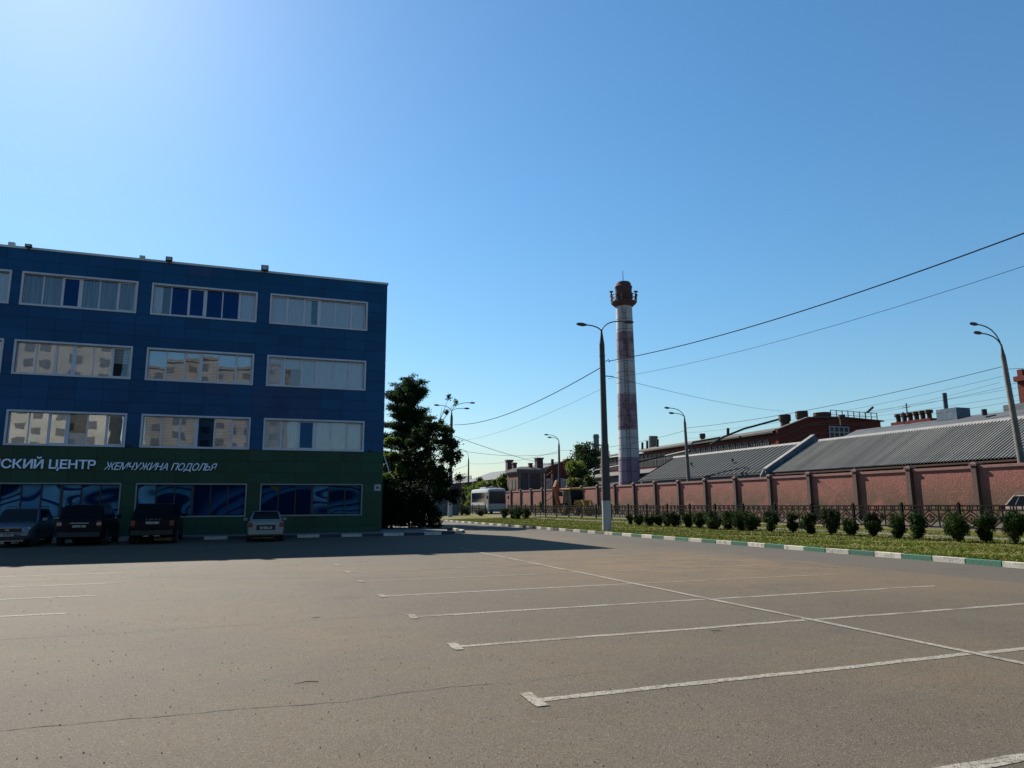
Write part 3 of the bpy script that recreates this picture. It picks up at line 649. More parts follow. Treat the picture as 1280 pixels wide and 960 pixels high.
# ------------------------------------------------------------------ vehicles
wheel_cache = {}
def add_wheels(root, L, W, ax_f, ax_r, r, wd=.22):
    for y in (ax_f, ax_r):
        for s in (-1, 1):
            b = MB(); x = s*(W/2-wd/2-.01); b.tube([(x-wd/2, y, r), (x-wd/2+.03, y, r), (x+wd/2-.03, y, r), (x+wd/2, y, r)], [r*.92, r, r, r*.92], 20)
            wh = b.build('wheel', 'rubber', root, smooth=True)
            b = MB(); xo = x+s*(wd/2+.003)
            for k in range(6):
                a = k*math.pi/3; b.bar((xo, y, r), (xo, y+math.cos(a)*r*.6, r+math.sin(a)*r*.6), .05, .014, up=(1, 0, 0))
            b.tube([(xo-.006*s, y, r), (xo-.002*s, y, r)], r*.16, 10)
            b.build('rim', 'rim', wh)
            b = MB(); n = 12; xa = s*(W/2+.006)
            ring = [(xa, y+math.cos(math.pi*i/n)*r*1.22, r+math.sin(math.pi*i/n)*r*1.2) for i in range(n+1)]; inn = [(xa, y+math.cos(math.pi*i/n)*r*1.04, r+math.sin(math.pi*i/n)*r*1.04) for i in range(n+1)]
            for i in range(n): b.add([ring[i], ring[i+1], inn[i+1], inn[i]], [(0, 1, 2, 3) if s < 0 else (3, 2, 1, 0)])
            b.build('wheel_arch', 'trim', root)
def make_car(name, label, cat, paint, L, W, Ht, st, gh, loc, rz, wheel_r=.34, rails=False, splits=(.0, .42, .82, 1), group=None, rooftop='paint', ax=None):
    """st: body stations (y, z_bottom, z_shoulder, halfwidth factor); front at y=0 facing -Y. gh: (y windscreen foot, y roof front, y roof rear, y rear foot)"""
    root = empty(name, loc, label, cat, group, rz); hw = W/2; b = MB()
    rings = []
    for (y, zb, zs, k) in st:
        w_ = hw*k; zm = (zb+zs)/2
        half = [(w_*.55, zb), (w_*.94, zb+.02), (w_, zb+.14), (w_*1.0, zm), (w_*.985, zs-.16), (w_*.945, zs-.04), (w_*.86, zs), (w_*.45, zs+.025)]
        rings.append([(x, y, z) for x, z in half]+[(-x, y, z) for x, z in reversed(half)])
    n = len(rings[0])
    for rg in rings: b.v += rg
    for i in range(len(rings)-1):
        for j in range(n): b.face((i*n+j, i*n+(j+1) % n, (i+1)*n+(j+1) % n, (i+1)*n+j))
    b.face(list(range(n-1, -1, -1))); b.face([(len(rings)-1)*n+j for j in range(n)])
    bo = b.build('body', paint, root, smooth=True, bevel=0); sb_ = bo.modifiers.new('round', 'SUBSURF'); sb_.levels = sb_.render_levels = 2
    # greenhouse
    def zs_at(y):
        for (a, _, za, _), (c, _, zc, _) in zip(st, st[1:]):
            if a <= y <= c: return za+(zc-za)*(y-a)/(c-a)
        return st[-1][2]
    y1, y2, y3, y4 = gh; wb, wt = hw*.92, hw*(.78 if Ht > 1.7 else .72); z1 = zs_at(y1)-.02; z4 = zs_at(y4)-.02; zt = Ht
    P = [(-wb, y1, z1), (wb, y1, z1), (wb*.98, y4, z4), (-wb*.98, y4, z4), (-wt, y2, zt-.03), (wt, y2, zt-.03), (wt*.97, y3, zt-.02), (-wt*.97, y3, zt-.02)]
    b = MB(); b.hexa(P); o = b.build('cabin', paint, root, bevel=.13, smooth=True)
    def quad(a, bb, c, d, name_, m, mu, mv, off=.012, parent=root):   # inset panel on a quad a-b-c-d (a,b bottom)
        a, bb, c, d = map(Vector, (a, bb, c, d)); nrm = (bb-a).cross(d-a).normalized()
        f_ = lambda u, v: (a*(1-u)+bb*u)*(1-v)+(d*(1-u)+c*u)*v
        q = [f_(mu[0], mv[0]), f_(mu[1], mv[0]), f_(mu[1], mv[1]), f_(mu[0], mv[1])]
        t = MB(); t.hexa([p-nrm*.02 for p in q]+[p+nrm*off for p in q]); return t.build(name_, m, parent)
    quad(P[0], P[1], P[5], P[4], 'windscreen', 'carglass', (.05, .95), (.06, .93))
    quad(P[2], P[3], P[7], P[6], 'rear_window', 'carglass', (.07, .93), (.16, .92))
    for a, bb, c, d in ((P[3], P[0], P[4], P[7]), (P[1], P[2], P[6], P[5])):
        rev = a == P[3]
        for u0, u1 in zip(splits, splits[1:]):
            u0_, u1_ = (1-u1, 1-u0) if rev else (u0, u1)
            quad(a, bb, c, d, 'side_window', 'carglass', (.05+u0_*.9+.012, .05+u1_*.9-.012), (.16, .90))
    add_wheels(root, L, W, *(ax or (L*.19, L*.79)), wheel_r)
    if rails:
        b = MB()
        for s in (-1, 1):
            x = s*(wt-.03); b.tube([(x, y2+.25, zt-.02), (x, y2+.35, zt+.055), (x, y3-.2, zt+.06), (x, y3-.06, zt-.02)], .022, 6)
        b.build('roof_rail', 'steel', root)
    for s in (-1, 1):
        b = MB(); b.box(s*(hw*.98), s*(hw+.18), y1+.32, y1+.46, z1+.03, z1+.19); b.build('mirror', paint, root, bevel=.03)
    return root
def cbox(root, name, m, x0, x1, y0, y1, z0, z1, bevel=0):
    b = MB(); b.box(x0, x1, y0, y1, z0, z1); return b.build(name, m, root, bevel=bevel)
SUVST = lambda L, sh, hood, kf=.84: [(0, .42, hood-.22, kf*.94), (.10, .30, hood-.08, kf), (.5, .24, hood, .955), (1.15, .24, hood+.07, .99), (1.45, .24, sh, 1), (2.6, .24, sh+.02, 1), (L-1.0, .25, sh+.04, 1), (L-.35, .28, sh+.04, .97), (L-.08, .32, sh-.02, .92), (L, .44, sh-.18, .88)]
# blue-grey crossover, nose to the camera
X0 = -9.9
c = make_car('parked_crossover', 'blue-grey crossover parked nose out at the left edge, under the clinic lettering', 'car', 'paint_bluegrey', 4.44, 1.85, 1.66, SUVST(4.44, 1.08, .98), (1.15, 2.0, 3.75, 4.28), (X0+.35, 35.85, 0), R_(1), .35, True)
cbox(c, 'grille', 'black', -.52, .52, -.03, .04, .66, .80, .01); cbox(c, 'grille_bar', 'chrome', -.54, .54, -.035, .02, .805, .83)
cbox(c, 'badge', 'chrome', -.07, .07, -.045, -.031, .71, .76)
cbox(c, 'lower_grille', 'black', -.66, .66, -.02, .05, .30, .46, .01); cbox(c, 'bumper_trim', 'chrome', -.62, .62, -.03, .0, .27, .30)
cbox(c, 'number_plate', 'plate', -.26, .26, -.05, -.02, .47, .58)
for s in (-1, 1):
    b = MB(); b.hexa([(s*.50, .0, .70), (s*.80, .12, .74), (s*.86, .42, .84), (s*.56, .1, .80), (s*.50, .02, .80), (s*.80, .12, .86), (s*.86, .46, .93), (s*.56, .12, .86)]); b.build('headlight', 'clearlight', c)
    cbox(c, 'fog_light', 'clearlight', s*.50, s*.72, -.015, .08, .50, .56, .01)
# dark estate SUV, tail to camera
def rear(loc, label, name, paint, L, W, Ht, st, gh, rails, wr, splits=(.0, .42, .82, 1), rz=0): 
    return make_car(name, label, 'car', paint, L, W, Ht, st, gh, loc, math.pi+rz, wr, rails, splits)
c = rear((-5.62, 35.95+4.85-0, 0), 'black off-road car with roof rails parked tail out beside the blue-grey crossover', 'parked_off_roader', 'paint_darkblue', 4.85, 1.93, 1.80, SUVST(4.85, 1.15, 1.06), (1.3, 2.1, 4.3, 4.78), True, .38)
c.location = (-6.95, 35.95+4.85, 0)
L = 4.85
cbox(c, 'number_plate', 'plate', -.05-.22, .25-.0, L+.0, L+.03, .80, .90); cbox(c, 'tailgate_bar', 'chrome', -.36, .36, L-.0, L+.02, .97, 1.0)
for s in (-1, 1): cbox(c, 'tail_light', 'redlight', s*.68, s*.86, L-.10, L+.005, .82, 1.08, .02); cbox(c, 'reflector', 'clearlight', s*.66, s*.84, L-.06, L+.012, .90, 1.0)
cbox(c, 'rear_bumper', 'trim', -.82, .82, L-.08, L+.06, .38, .60, .03)
# boxy black SUV with lettering
c = rear((-4.12, 36.25+4.8, 0), 'boxy black sport utility car with a white number plate, third car from the left edge', 'parked_sport_utility', 'paint_black', 4.8, 1.98, 1.84, SUVST(4.8, 1.17, 1.10, .9), (1.3, 1.95, 4.35, 4.72), False, .39)
L = 4.8
cbox(c, 'number_plate', 'plate', -.27, .27, L+.0, L+.03, .90, 1.01)
for s in (-1, 1): cbox(c, 'tail_light', 'redlight', s*.70, s*.88, L-.10, L+.006, .80, 1.06, .02)
cbox(c, 'rear_bumper', 'trim', -.86, .86, L-.08, L+.07, .40, .62, .03)
for x in (-.34, .1): cbox(c, 'exhaust_trim', 'chrome', x, x+.24, L+.05, L+.08, .36, .39)
for k, ch in enumerate('ROVER'):
    cu = bpy.data.curves.new('t', 'FONT'); cu.body = ch; cu.size = .09; cu.extrude = .004
    to = bpy.data.objects.new('t', cu); COL.objects.link(to); dg = bpy.context.evaluated_depsgraph_get(); dg.update(); me = bpy.data.meshes.new_from_object(to.evaluated_get(dg)); bpy.data.objects.remove(to)
    me.materials.clear(); me.materials.append(M['chrome']); place('letter', me, c, (.26-.13*k, L+.005, 1.07), (R_(90), 0, math.pi))
# silver saloon
st = [(0, .36, .66, .82), (.10, .24, .74, .88), (.55, .20, .84, .96), (1.2, .20, .92, .99), (2.3, .20, .96, 1), (3.4, .20, .98, 1), (3.9, .22, 1.0, .985), (4.25, .26, .99, .95), (4.36, .34, .88, .90)]
c = rear((.72, 36.0+4.36, 0), 'small silver saloon parked tail out below the right-hand ground floor window', 'parked_saloon', 'paint_silver', 4.36, 1.70, 1.45, st, (1.25, 1.95, 3.15, 3.86), False, .31, (.0, .5, .92))
c.location = (.74, 36.0+4.36, 0); L = 4.36
cbox(c, 'number_plate', 'plate', -.28, .28, L-.0, L+.03, .60, .72); cbox(c, 'plate_recess', 'trim', -.42, .42, L-.02, L+.008, .52, .80)
for s in (-1, 1): cbox(c, 'tail_light', 'redlight', s*.60, s*.80, L-.14, L-.0, .70, .90, .02)
cbox(c, 'rear_bumper', 'paint_silver', -.76, .76, L-.1, L+.05, .34, .56, .03); cbox(c, 'bumper_strip', 'trim', -.77, .77, L-.02, L+.055, .30, .35)

# beige SUV on the far road
yr = PX(1249, 640, 35.9)[1]
c = make_car('passing_crossover', 'beige sport utility car with roof rails driving behind the iron fence at the right edge', 'car', 'paint_beige', 4.3, 1.80, 1.66, SUVST(4.3, 1.08, 1.0), (1.2, 1.95, 3.7, 4.2), (36.8, yr-4.3, tz(37)+.006), 0, .35, True)
for s in (-1, 1): cbox(c, 'tail_light', 'redlight', s*.72, s*.86, 4.15, 4.30, .85, 1.10, .02)
cbox(c, 'bumper', 'trim', -.84, .84, 4.2, 4.38, .35, .62, .05); cbox(c, 'side_trim', 'trim', -.915, -.905, .9, 3.2, .26, .40)

# coach
BX, BY = 32.5, 95.5
bz0 = tz(BX)+.006
bus = empty('coach', (BX, BY, bz0), 'white coach with a large dark windscreen waiting where the iron fence opens', 'bus', None, R_(-3)); bus.scale = (1.07, 1.07, 1.06)
bl, bw, bh = 9.6, 2.5, 3.35
b = MB(); rings = []
for (y, k, zt_) in ((0, .93, bh-.22), (.12, .985, bh-.08), (.5, 1, bh), (bl-.3, 1, bh), (bl, .95, bh-.2)):
    w_ = bw/2*k; half = [(w_*.9, .32), (w_, .42), (w_, 1.5), (w_*.985, zt_-.3), (w_*.93, zt_-.08), (w_*.75, zt_), (0.1, zt_+.03)]; rings.append([(x, y, z) for x, z in half]+[(-x, y, z) for x, z in reversed(half)])
n = len(rings[0])
for rg in rings: b.v += rg
for i in range(len(rings)-1):
    for j in range(n): b.face((i*n+j, i*n+(j+1) % n, (i+1)*n+(j+1) % n, (i+1)*n+j))
b.face(list(range(n-1, -1, -1))); b.face([(len(rings)-1)*n+j for j in range(n)])
b.build('body', 'bus_white', bus, smooth=True)
b = MB(); b.hexa([(-1.12, -.03, 1.35), (1.12, -.03, 1.35), (1.12, .1, 1.35), (-1.12, .1, 1.35), (-1.08, .0, 3.0), (1.08, .0, 3.0), (1.08, .2, 3.0), (-1.08, .2, 3.0)]); b.build('windscreen', 'bus_glass', bus, bevel=.03)
for k in range(5):
    y0 = .45+k*1.72
    for s in (-1, 1): cbox(bus, 'side_window', 'bus_glass', s*1.225, s*1.262, y0, y0+1.64, 1.55 if k else 1.25, 2.85)
cbox(bus, 'roof_unit', 'bus_white', -.8, .8, 3.0, 6.2, bh+.02, bh+.24, .06)
cbox(bus, 'side_skirt', 'concrete_blue', -1.262, -1.251, .6, bl-.5, .45, 1.0)
for s in (-1, 1):
    cbox(bus, 'headlight', 'clearlight', s*.75, s*1.12, -.04, .05, .78, .98, .02)
    b = MB(); b.tube([(s*1.1, .0, 2.9), (s*1.4, -.28, 2.8), (s*1.42, -.3, 2.3)], .03, 5); b.box(s*1.33, s*1.52, -.36, -.28, 1.95, 2.35); b.build('mirror', 'black', bus)
cbox(bus, 'number_plate', 'plate', -.26, .26, -.02, -.0, .5, .61); cbox(bus, 'bumper', 'concrete_blue', -1.15, 1.15, -.06, .08, .32, .62, .03)
for y in (1.6, 7.0):
    for s in (-1, 1):
        b = MB(); b.tube([(s*.96, y, .47), (s*1.262, y, .47)], .47, 18); b.build('wheel', 'rubber', bus)

# backhoe loader
EX = 34.6; EY = PX(717, 620, EX)[1]; ez = tz(EX)+.006
ex = empty('backhoe_loader', (EX, EY, ez), 'yellow backhoe loader with its orange arm folded up, parked behind the iron fence', 'excavator', None, R_(8))
cbox(ex, 'chassis', 'yellow', -.5, .5, -2.6, 1.6, .6, 1.15, .05)
cbox(ex, 'engine_hood', 'yellow', -.48, .48, -2.5, -.75, 1.15, 1.75, .08)
b = MB(); b.hexa([(-.82, -.75, 1.1), (.82, -.75, 1.1), (.82, .95, 1.1), (-.82, .95, 1.1), (-.78, -.55, 2.85), (.78, -.55, 2.85), (.78, .85, 2.85), (-.78, .85, 2.85)]); b.build('cab_glass', 'carglass', ex)
b = MB()
for x in (-.82, .82):
    for y0_, y1_ in ((-.76, -.56), (.12, .15), (.96, .86)): b.bar((x, y0_, 1.1), (x*.955, y1_, 2.86), .05)
b.box(-.86, .86, -.8, 1.0, 1.02, 1.12); b.build('cab_frame', 'black', ex)
cbox(ex, 'cab_roof', 'yellow', -.95, .95, -.75, 1.1, 2.88, 3.08, .06)
b = MB(); b.tube([(-.4, .2, 3.08), (-.4, .2, 3.2)], .08, 8); b.build('beacon', 'orange', ex)
b = MB(); b.bar((-.95, 1.6, .9), (-1.15, 2.2, 3.1), .34, .42); b.bar((-1.15, 2.2, 3.1), (-.65, 2.5, 3.9), .3, .5); b.build('boom', 'orange', ex, bevel=.03)
b = MB(); b.bar((-.65, 2.5, 3.9), (-.2, 2.9, 2.6), .24, .34); b.build('dipper_arm', 'orange', ex, bevel=.03)
b = MB(); b.hexa([(-.5, 2.6, 2.2), (.2, 2.6, 2.2), (.2, 3.2, 2.3), (-.5, 3.2, 2.3), (-.5, 2.7, 2.75), (.2, 2.7, 2.75), (.2, 3.0, 2.75), (-.5, 3.0, 2.75)]); b.build('digging_bucket', 'steel', ex)
b = MB()
for x in (-.55, .55): b.bar((x, -.9, 1.35), (x, -2.6, 1.7), .12, .2); b.bar((x, -2.6, 1.7), (x, -3.3, .6), .12, .2)
b.build('loader_arm', 'yellow', ex)
b = MB(); b.hexa([(-1.15, -3.9, .12), (1.15, -3.9, .12), (1.15, -3.2, .12), (-1.15, -3.2, .12), (-1.15, -3.7, .9), (1.15, -3.7, .9), (1.15, -3.2, 1.0), (-1.15, -3.2, 1.0)]); b.build('loader_bucket', 'yellow', ex, bevel=.03)
for y, r in ((-1.9, .48), (.7, .72)):
    for s in (-1, 1):
        b = MB(); b.tube([(s*.62, y, r), (s*1.05, y, r)], r, 18); wv = b.build('wheel', 'rubber', ex); b = MB(); b.tube([(s*1.051, y, r), (s*1.07, y, r)], r*.5, 12); b.build('rim', 'yellow', wv)

# ------------------------------------------------------------------ lamp posts
def arc(p0, p1, bulge, n=8):
    """from the post top p0 up and out to p1"""
    p0, p1 = Vector(p0), Vector(p1); c = Vector((p0.x+(p1.x-p0.x)*.18, p0.y+(p1.y-p0.y)*.18, p0.z+(p1.z-p0.z)*bulge)); out = []
    for i in range(n+1):
        t = i/n; out.append(p0*(1-t)**2+c*2*t*(1-t)+p1*t*t)
    return out
def lamp_post(base, top, r0, r1, tips, label, cat='lamp post', group=None, white=0, collar=None, name='street_lamp', sleeve=.9, m='concrete'):
    base = Vector(base); top = Vector(top); O = tuple(base); root = empty(name, base, label, cat, group); ax = top-base
    at = lambda t: base+ax*t
    def rr_(t): return r0+(r1-r0)*t
    b = MB(); tw_ = white/ax.length; tc = (collar or 0)
    pts = [base, at(tw_)] if white else None
    if white: b.tube([base, at(tw_)], [r0*1.03, rr_(tw_)*1.03], 16); b.build('painted_foot', 'white', root, O, smooth=True); b = MB()
    if collar: b.tube([at(tw_), at(tc), at(tc+.008), at(1)], [rr_(tw_), rr_(tc), rr_(tc)*.86, r1*.86], 16)
    else: b.tube([at(tw_), at(1)], [rr_(tw_), r1], 16)
    b.build('post', m, root, O, smooth=True)
    b = MB(); s0 = top+ax.normalized()*sleeve; b.tube([top-ax.normalized()*.25, top, s0-ax.normalized()*.25, s0], [r1*.9, r1*.85, .07, .05], 10)
    b.tube([at(.93), at(.935)], rr_(.93)*.95, 12); b.build('sleeve', 'steel', root, O, smooth=True)
    for tx, ty, tz_ in tips:
        tip = Vector((tx, ty, tz_)); pts = arc(s0-ax.normalized()*.1, tip, 1.02); b = MB(); b.tube(pts, .038, 6)
        o = b.build('arm', 'steel', root, O, smooth=True); d = (tip-pts[-2]).normalized(); d.z *= .8; d.normalize()
        b = MB(); b.tube([tip-d*.1, tip, tip+d*.2, tip+d*.48, tip+d*.62], [.04, .075, .12, .10, .03], 8); b.build('lamp_head', 'lamp', o, O, smooth=True)
    return root
# near post on the verge
bx, by, _ = G(759, 663, .16); bx2, by2, _ = bx, by, 0
t1 = PX(752.3, 430, bx+.0); rngc = math.hypot(bx, by)
top = AT(752.3, 430, rngc*1.0)
tl = PY(732, 406, top[1]); tr = PY(781, 402, top[1])
lamp_post((bx, by, .14), top, .265, .185, [tl, tr], 'tall concrete lamp post with white painted foot and two arms on the grass verge', white=1.72, collar=.45, m='concrete_dark')
NP = dict(base=(bx, by), top=top)
lamp_post((20.8, -2.5, .14), (20.8, -2.5, 12.2), .265, .185, [(19.2, -2.5, 13.6), (22.4, -2.5, 13.6)], 'concrete lamp post of the verge standing outside the picture to the right', white=1.72, collar=.45, m='concrete_dark')
# second post of the verge, far left
fb = AT(562.5, 647.5, 88); fr = 88; ft = AT(564.5, 522, fr)
lamp_post((fb[0], fb[1], .15), ft, .27, .19, [PY(548.5, 506.5, ft[1]), PY(588, 503.5, ft[1]), PY(581, 510.5, ft[1])], 'three-armed concrete lamp post with pale foot before the grey concrete wall', white=2.0, collar=.45)
FPT = ft
# posts behind the brick wall
WP = []
for (bxp, byp), (tx_, ty_), tips, X, lab in (
    ((1276.5, 575), (1253.8, 444), [(1221, 405.5), (1226, 416.5)], 44.2, 'leaning concrete lamp post with two arms rising behind the brick wall at the right edge'),
    ((860.8, 600), (856, 528), [(836.5, 510), (842, 516.5)], 44.2, 'concrete lamp post with left-pointing arms before the slate-coloured shed roof'),
    ((699.4, 611), (698.7, 556.4), [(685, 543.5), (689, 546.8)], 44.2, 'slim lamp post behind the brick wall beside the orange digger arm'),
    ((585.5, 612), (585.7, 575), [(577, 562), ], 44.2, 'most distant lamp post, thin and dark, above the white coach')):
    P0 = PX(bxp, byp, X); P1 = PX(tx_, ty_, X); P1 = (P1[0], P1[1], P1[2]); gx = Vector(P1)-Vector(P0); k = (P0[2]-.4)/max(.1, gx.z)
    P0 = tuple(Vector(P0)-gx*k); WP.append((P0, P1))
    r = .21 if X else .2
    tp = [PY(*t, P1[1]) for t in tips]
    lamp_post(P0, P1, .24, .14, tp, lab, sleeve=.7, group=None, m='concrete' if bxp > 700 else 'concrete_dark')

# ------------------------------------------------------------------ overhead cables
cab_n = [0]
def cable(a, b_, sag, r, label, group=None, n=16):
    a = Vector(a); b_ = Vector(b_); mb = MB(); pts = []
    for i in range(n+1):
        t = i/n; p = a.lerp(b_, t); p.z -= sag*4*t*(1-t); pts.append(p)
    mb.tube(pts, r, 4); o = mb.build('cable', 'wire', origin=tuple(a)); tag(o, label, 'cable', group)
    return o
T = Vector(NP['top']); rN = rngc
A = AT(760, 451.5, rN)
far = PX(1280, 301, 26)
cable(A, (20.7, -2.5, 10.4), 1.12, .022, 'thick twisted cable running from the near lamp post up to the right edge', n=30)
cable(AT(750, 460, rN), AT(568, 531, 88), .9, .03, 'thick cable sagging from the near lamp post to the three-armed post')
cable(AT(562, 532, 88), AT(470, 566, 125), 1.2, .03, 'thick cable leaving the three-armed post towards the trees')
cable(AT(760, 473.5, rN), (20.7, -2.5, 9.35), 1.0, .008, 'thin pale wire above the factory, from the near lamp post to the right edge')
cable(AT(750, 487, rN), AT(568, 552, 88),   .6, .009, 'thin wire from the near lamp post down to the middle of the three-armed post')
cable(AT(765, 471, rN), PX(980, 514, 66), .35, .013, 'thin wire descending from the near lamp post to the roof tanks')
b = MB(); b.tube([AT(757, 470, rN), AT(767, 471, rN)], .03, 5); b.tube([AT(757, 452, rN), AT(761, 449, rN), AT(762, 453, rN)], .03, 5)
br_ = b.build('cable_bracket', 'steel', origin=tuple(AT(757, 470, rN))); br_.parent = bpy.data.objects['street_lamp']; br_.location = Vector(AT(757, 470, rN))-Vector((bx, by, .14))
P1 = Vector(WP[0][1]); P2 = Vector(WP[1][1]); P3 = Vector(WP[2][1]); P4 = Vector(WP[3][1])
def onp(i, dz): a, c = Vector(WP[i][0]), Vector(WP[i][1]); d = (c-a).normalized(); return c-d*dz
for k, (dz, sag, r) in enumerate(((.7, .5, .018), (1.3, .55, .009), (2.0, .5, .009))):
    cable(onp(0, dz), onp(1, dz*.9), sag, r, f'{["upper", "middle", "lower"][k]} of three wires from the leaning lamp post to the next post')
cable(onp(0, .9), PX(1330, 453, 50), .1, .014, 'upper short wire leaving the leaning lamp post to the right')
cable(onp(0, 1.9), PX(1330, 463, 50), .1, .012, 'lower short wire leaving the leaning lamp post to the right')
cable(onp(1, .9), onp(2, .8), .6, .018, 'wire between the lamp post by the slate roof and the slim post by the digger')
cable(onp(2, .9), onp(3, .8), .7, .02, 'distant wire between the slim post and the most distant lamp post')
cable(onp(3, 1.0), AT(470, 611, 190), 1.0, .03, 'distant wire from the most distant lamp post to behind the tree')
cable(AT(568, 545, 88), AT(760, 585, 165), 1.5, .03, 'far wire crossing low behind the chimney foot')
cable(AT(568, 562, 88), onp(2, 1.2), .6, .02, 'far wire from the three-armed post over the gatehouse roof')
for k, (a_, b2) in enumerate((((1010, 529), (1330, 484)), ((1050, 531), (1330, 490)), ((1080, 538), (1330, 497)), ((1000, 524), (1330, 474)), ((1105, 541), (1330, 505)), ((1040, 523), (1250, 478)))):
    cable(PX(*a_, 58), PX(*b2, 50),   .25, .009, ['second highest', 'third highest', 'fifth', 'highest', 'lowest', 'short'][k]+' of the tramway feeder wires crossing above the grey sheds at right', 'feeder wires above the sheds')

# ------------------------------------------------------------------ brick wall
wall = empty('brick_wall', (42, 60, .38), 'long pink painted brick wall with pilasters and coping beside the far road', 'wall'); WO = (42, 60, .38); WT = 3.72
pil_px = [1219.8, 1137, 1069.8, 1011.5, 961.9]
ys = sorted(PX(x, 590, 42)[1] for x in pil_px)
sp = (ys[-1]-ys[0])/4
allY = [ys[0]-sp*k for k in range(7, 0, -1)]+ys+[ys[-1]+sp*k for k in range(1, 17)]
b = MB(); b.box(42.0, 42.25, 0, sp-.4, .0, WT-.38); wp_ = b.build('wall_panel', 'wallbrick', wall).data; bpy.data.objects.remove(bpy.data.objects['wall_panel'])
b = MB(); b.box(41.92, 42.3, 0, sp-.42, 0, .18); b.box(41.96, 42.28, 0, sp-.42, -.05, 0); cp_ = b.build('coping', 'coping', wall, bevel=.015).data; bpy.data.objects.remove(bpy.data.objects['coping'])
b = MB(); b.box(41.80, 42.3, -.17, .17, .0, WT-.38+.16); pl_ = b.build('pilaster', 'pilaster', wall, bevel=.012).data; bpy.data.objects.remove(bpy.data.objects['pilaster'])
b = MB(); b.box(41.74, 42.36, -.26, .26, 0, .12); b.hexa([(41.76, -.26, .12), (42.34, -.24, .12), (42.34, .24, .12), (41.76, .24, .12), (41.85, -.08, .24), (42.15, -.08, .24), (42.15, .08, .24), (41.85, .08, .24)]); pc_ = b.build('pilaster_cap', 'pilaster', wall).data; bpy.data.objects.remove(bpy.data.objects['pilaster_cap'])
for i, y in enumerate(allY):
    dz = random.Random(i).uniform(-.03, .03)
    place('pilaster', pl_, wall, (-42, y-60, dz)); o = place('pilaster_cap', pc_, wall, (-42, y-60, WT-.38+.16+dz))
    if i < len(allY)-1:
        place('wall_panel', wp_, wall, (-42, y+.2-60, dz*.5)); place('coping', cp_, wall, (-42, y+.21-60, WT-.38+dz*.5-.02))
WEND = allY[-1]

# ------------------------------------------------------------------ iron fence
fence = empty('iron_fence', (31, 50, tz(31)), 'low dark wrought iron fence with diamond patterned panels behind the row of shrubs', 'fence'); FO = (31, 50, tz(31))
PW = 3.12; FH = 1.20
b = MB(); b.box(-.06, .06, -.06, .06, 0, FH+.12); b.hexa([(-.05, -.05, FH+.12), (.05, -.05, FH+.12), (.05, .05, FH+.12), (-.05, .05, FH+.12), (-.01, -.01, FH+.2), (.01, -.01, FH+.2), (.01, .01, FH+.2), (-.01, .01, FH+.2)])
fp = b.build('fence_post', 'iron', fence).data; bpy.data.objects.remove(bpy.data.objects['fence_post'])
b = MB(); a0, a1 = .05, PW-.05; t = .07
for z in (.2, FH-.20, FH): b.box(-t/2, t/2, a0, a1, z-t/2, z+t/2)
n = 6
for k in range(n+1):
    y = a0+(a1-a0)*k/n
    b.box(-.025, .025, y-.025, y+.025, FH-.2 if k % 2 else .2, FH)
for k in range(12): y = a0+(a1-a0)*(k+.5)/12; b.box(-.018, .018, y-.018, y+.018, FH-.19, FH)
seg = (a1-a0)/3; zl, zh = .22, FH-.22; zm = (zl+zh)/2
for k in range(3):
    ya, yb_ = a0+seg*k, a0+seg*(k+1); ym = (ya+yb_)/2
    for p, q in (((ya, zm), (ym, zh)), ((ym, zh), (yb_, zm)), ((yb_, zm), (ym, zl)), ((ym, zl), (ya, zm)), ((ya+seg*.25, zm), (ym, zm+.22)), ((ym, zm+.22), (yb_-seg*.25, zm)), ((yb_-seg*.25, zm), (ym, zm-.22)), ((ym, zm-.22), (ya+seg*.25, zm))):
        b.bar((0, *p), (0, *q), .048)
fpan = b.build('fence_panel', 'iron', fence).data; bpy.data.objects.remove(bpy.data.objects['fence_panel'])
y0f = PX(1198.8, 640, 31)[1]-PW*4; k = 0
y = y0f
while y < 122:
    if not (88.6 < y < 95):
        place('fence_post', fp, fence, (0, y-50, 0))
        if not (88.6 < y+PW < 95): place('fence_panel', fpan, fence, (0, y-50, random.uniform(-.01, .01)))
    y += PW

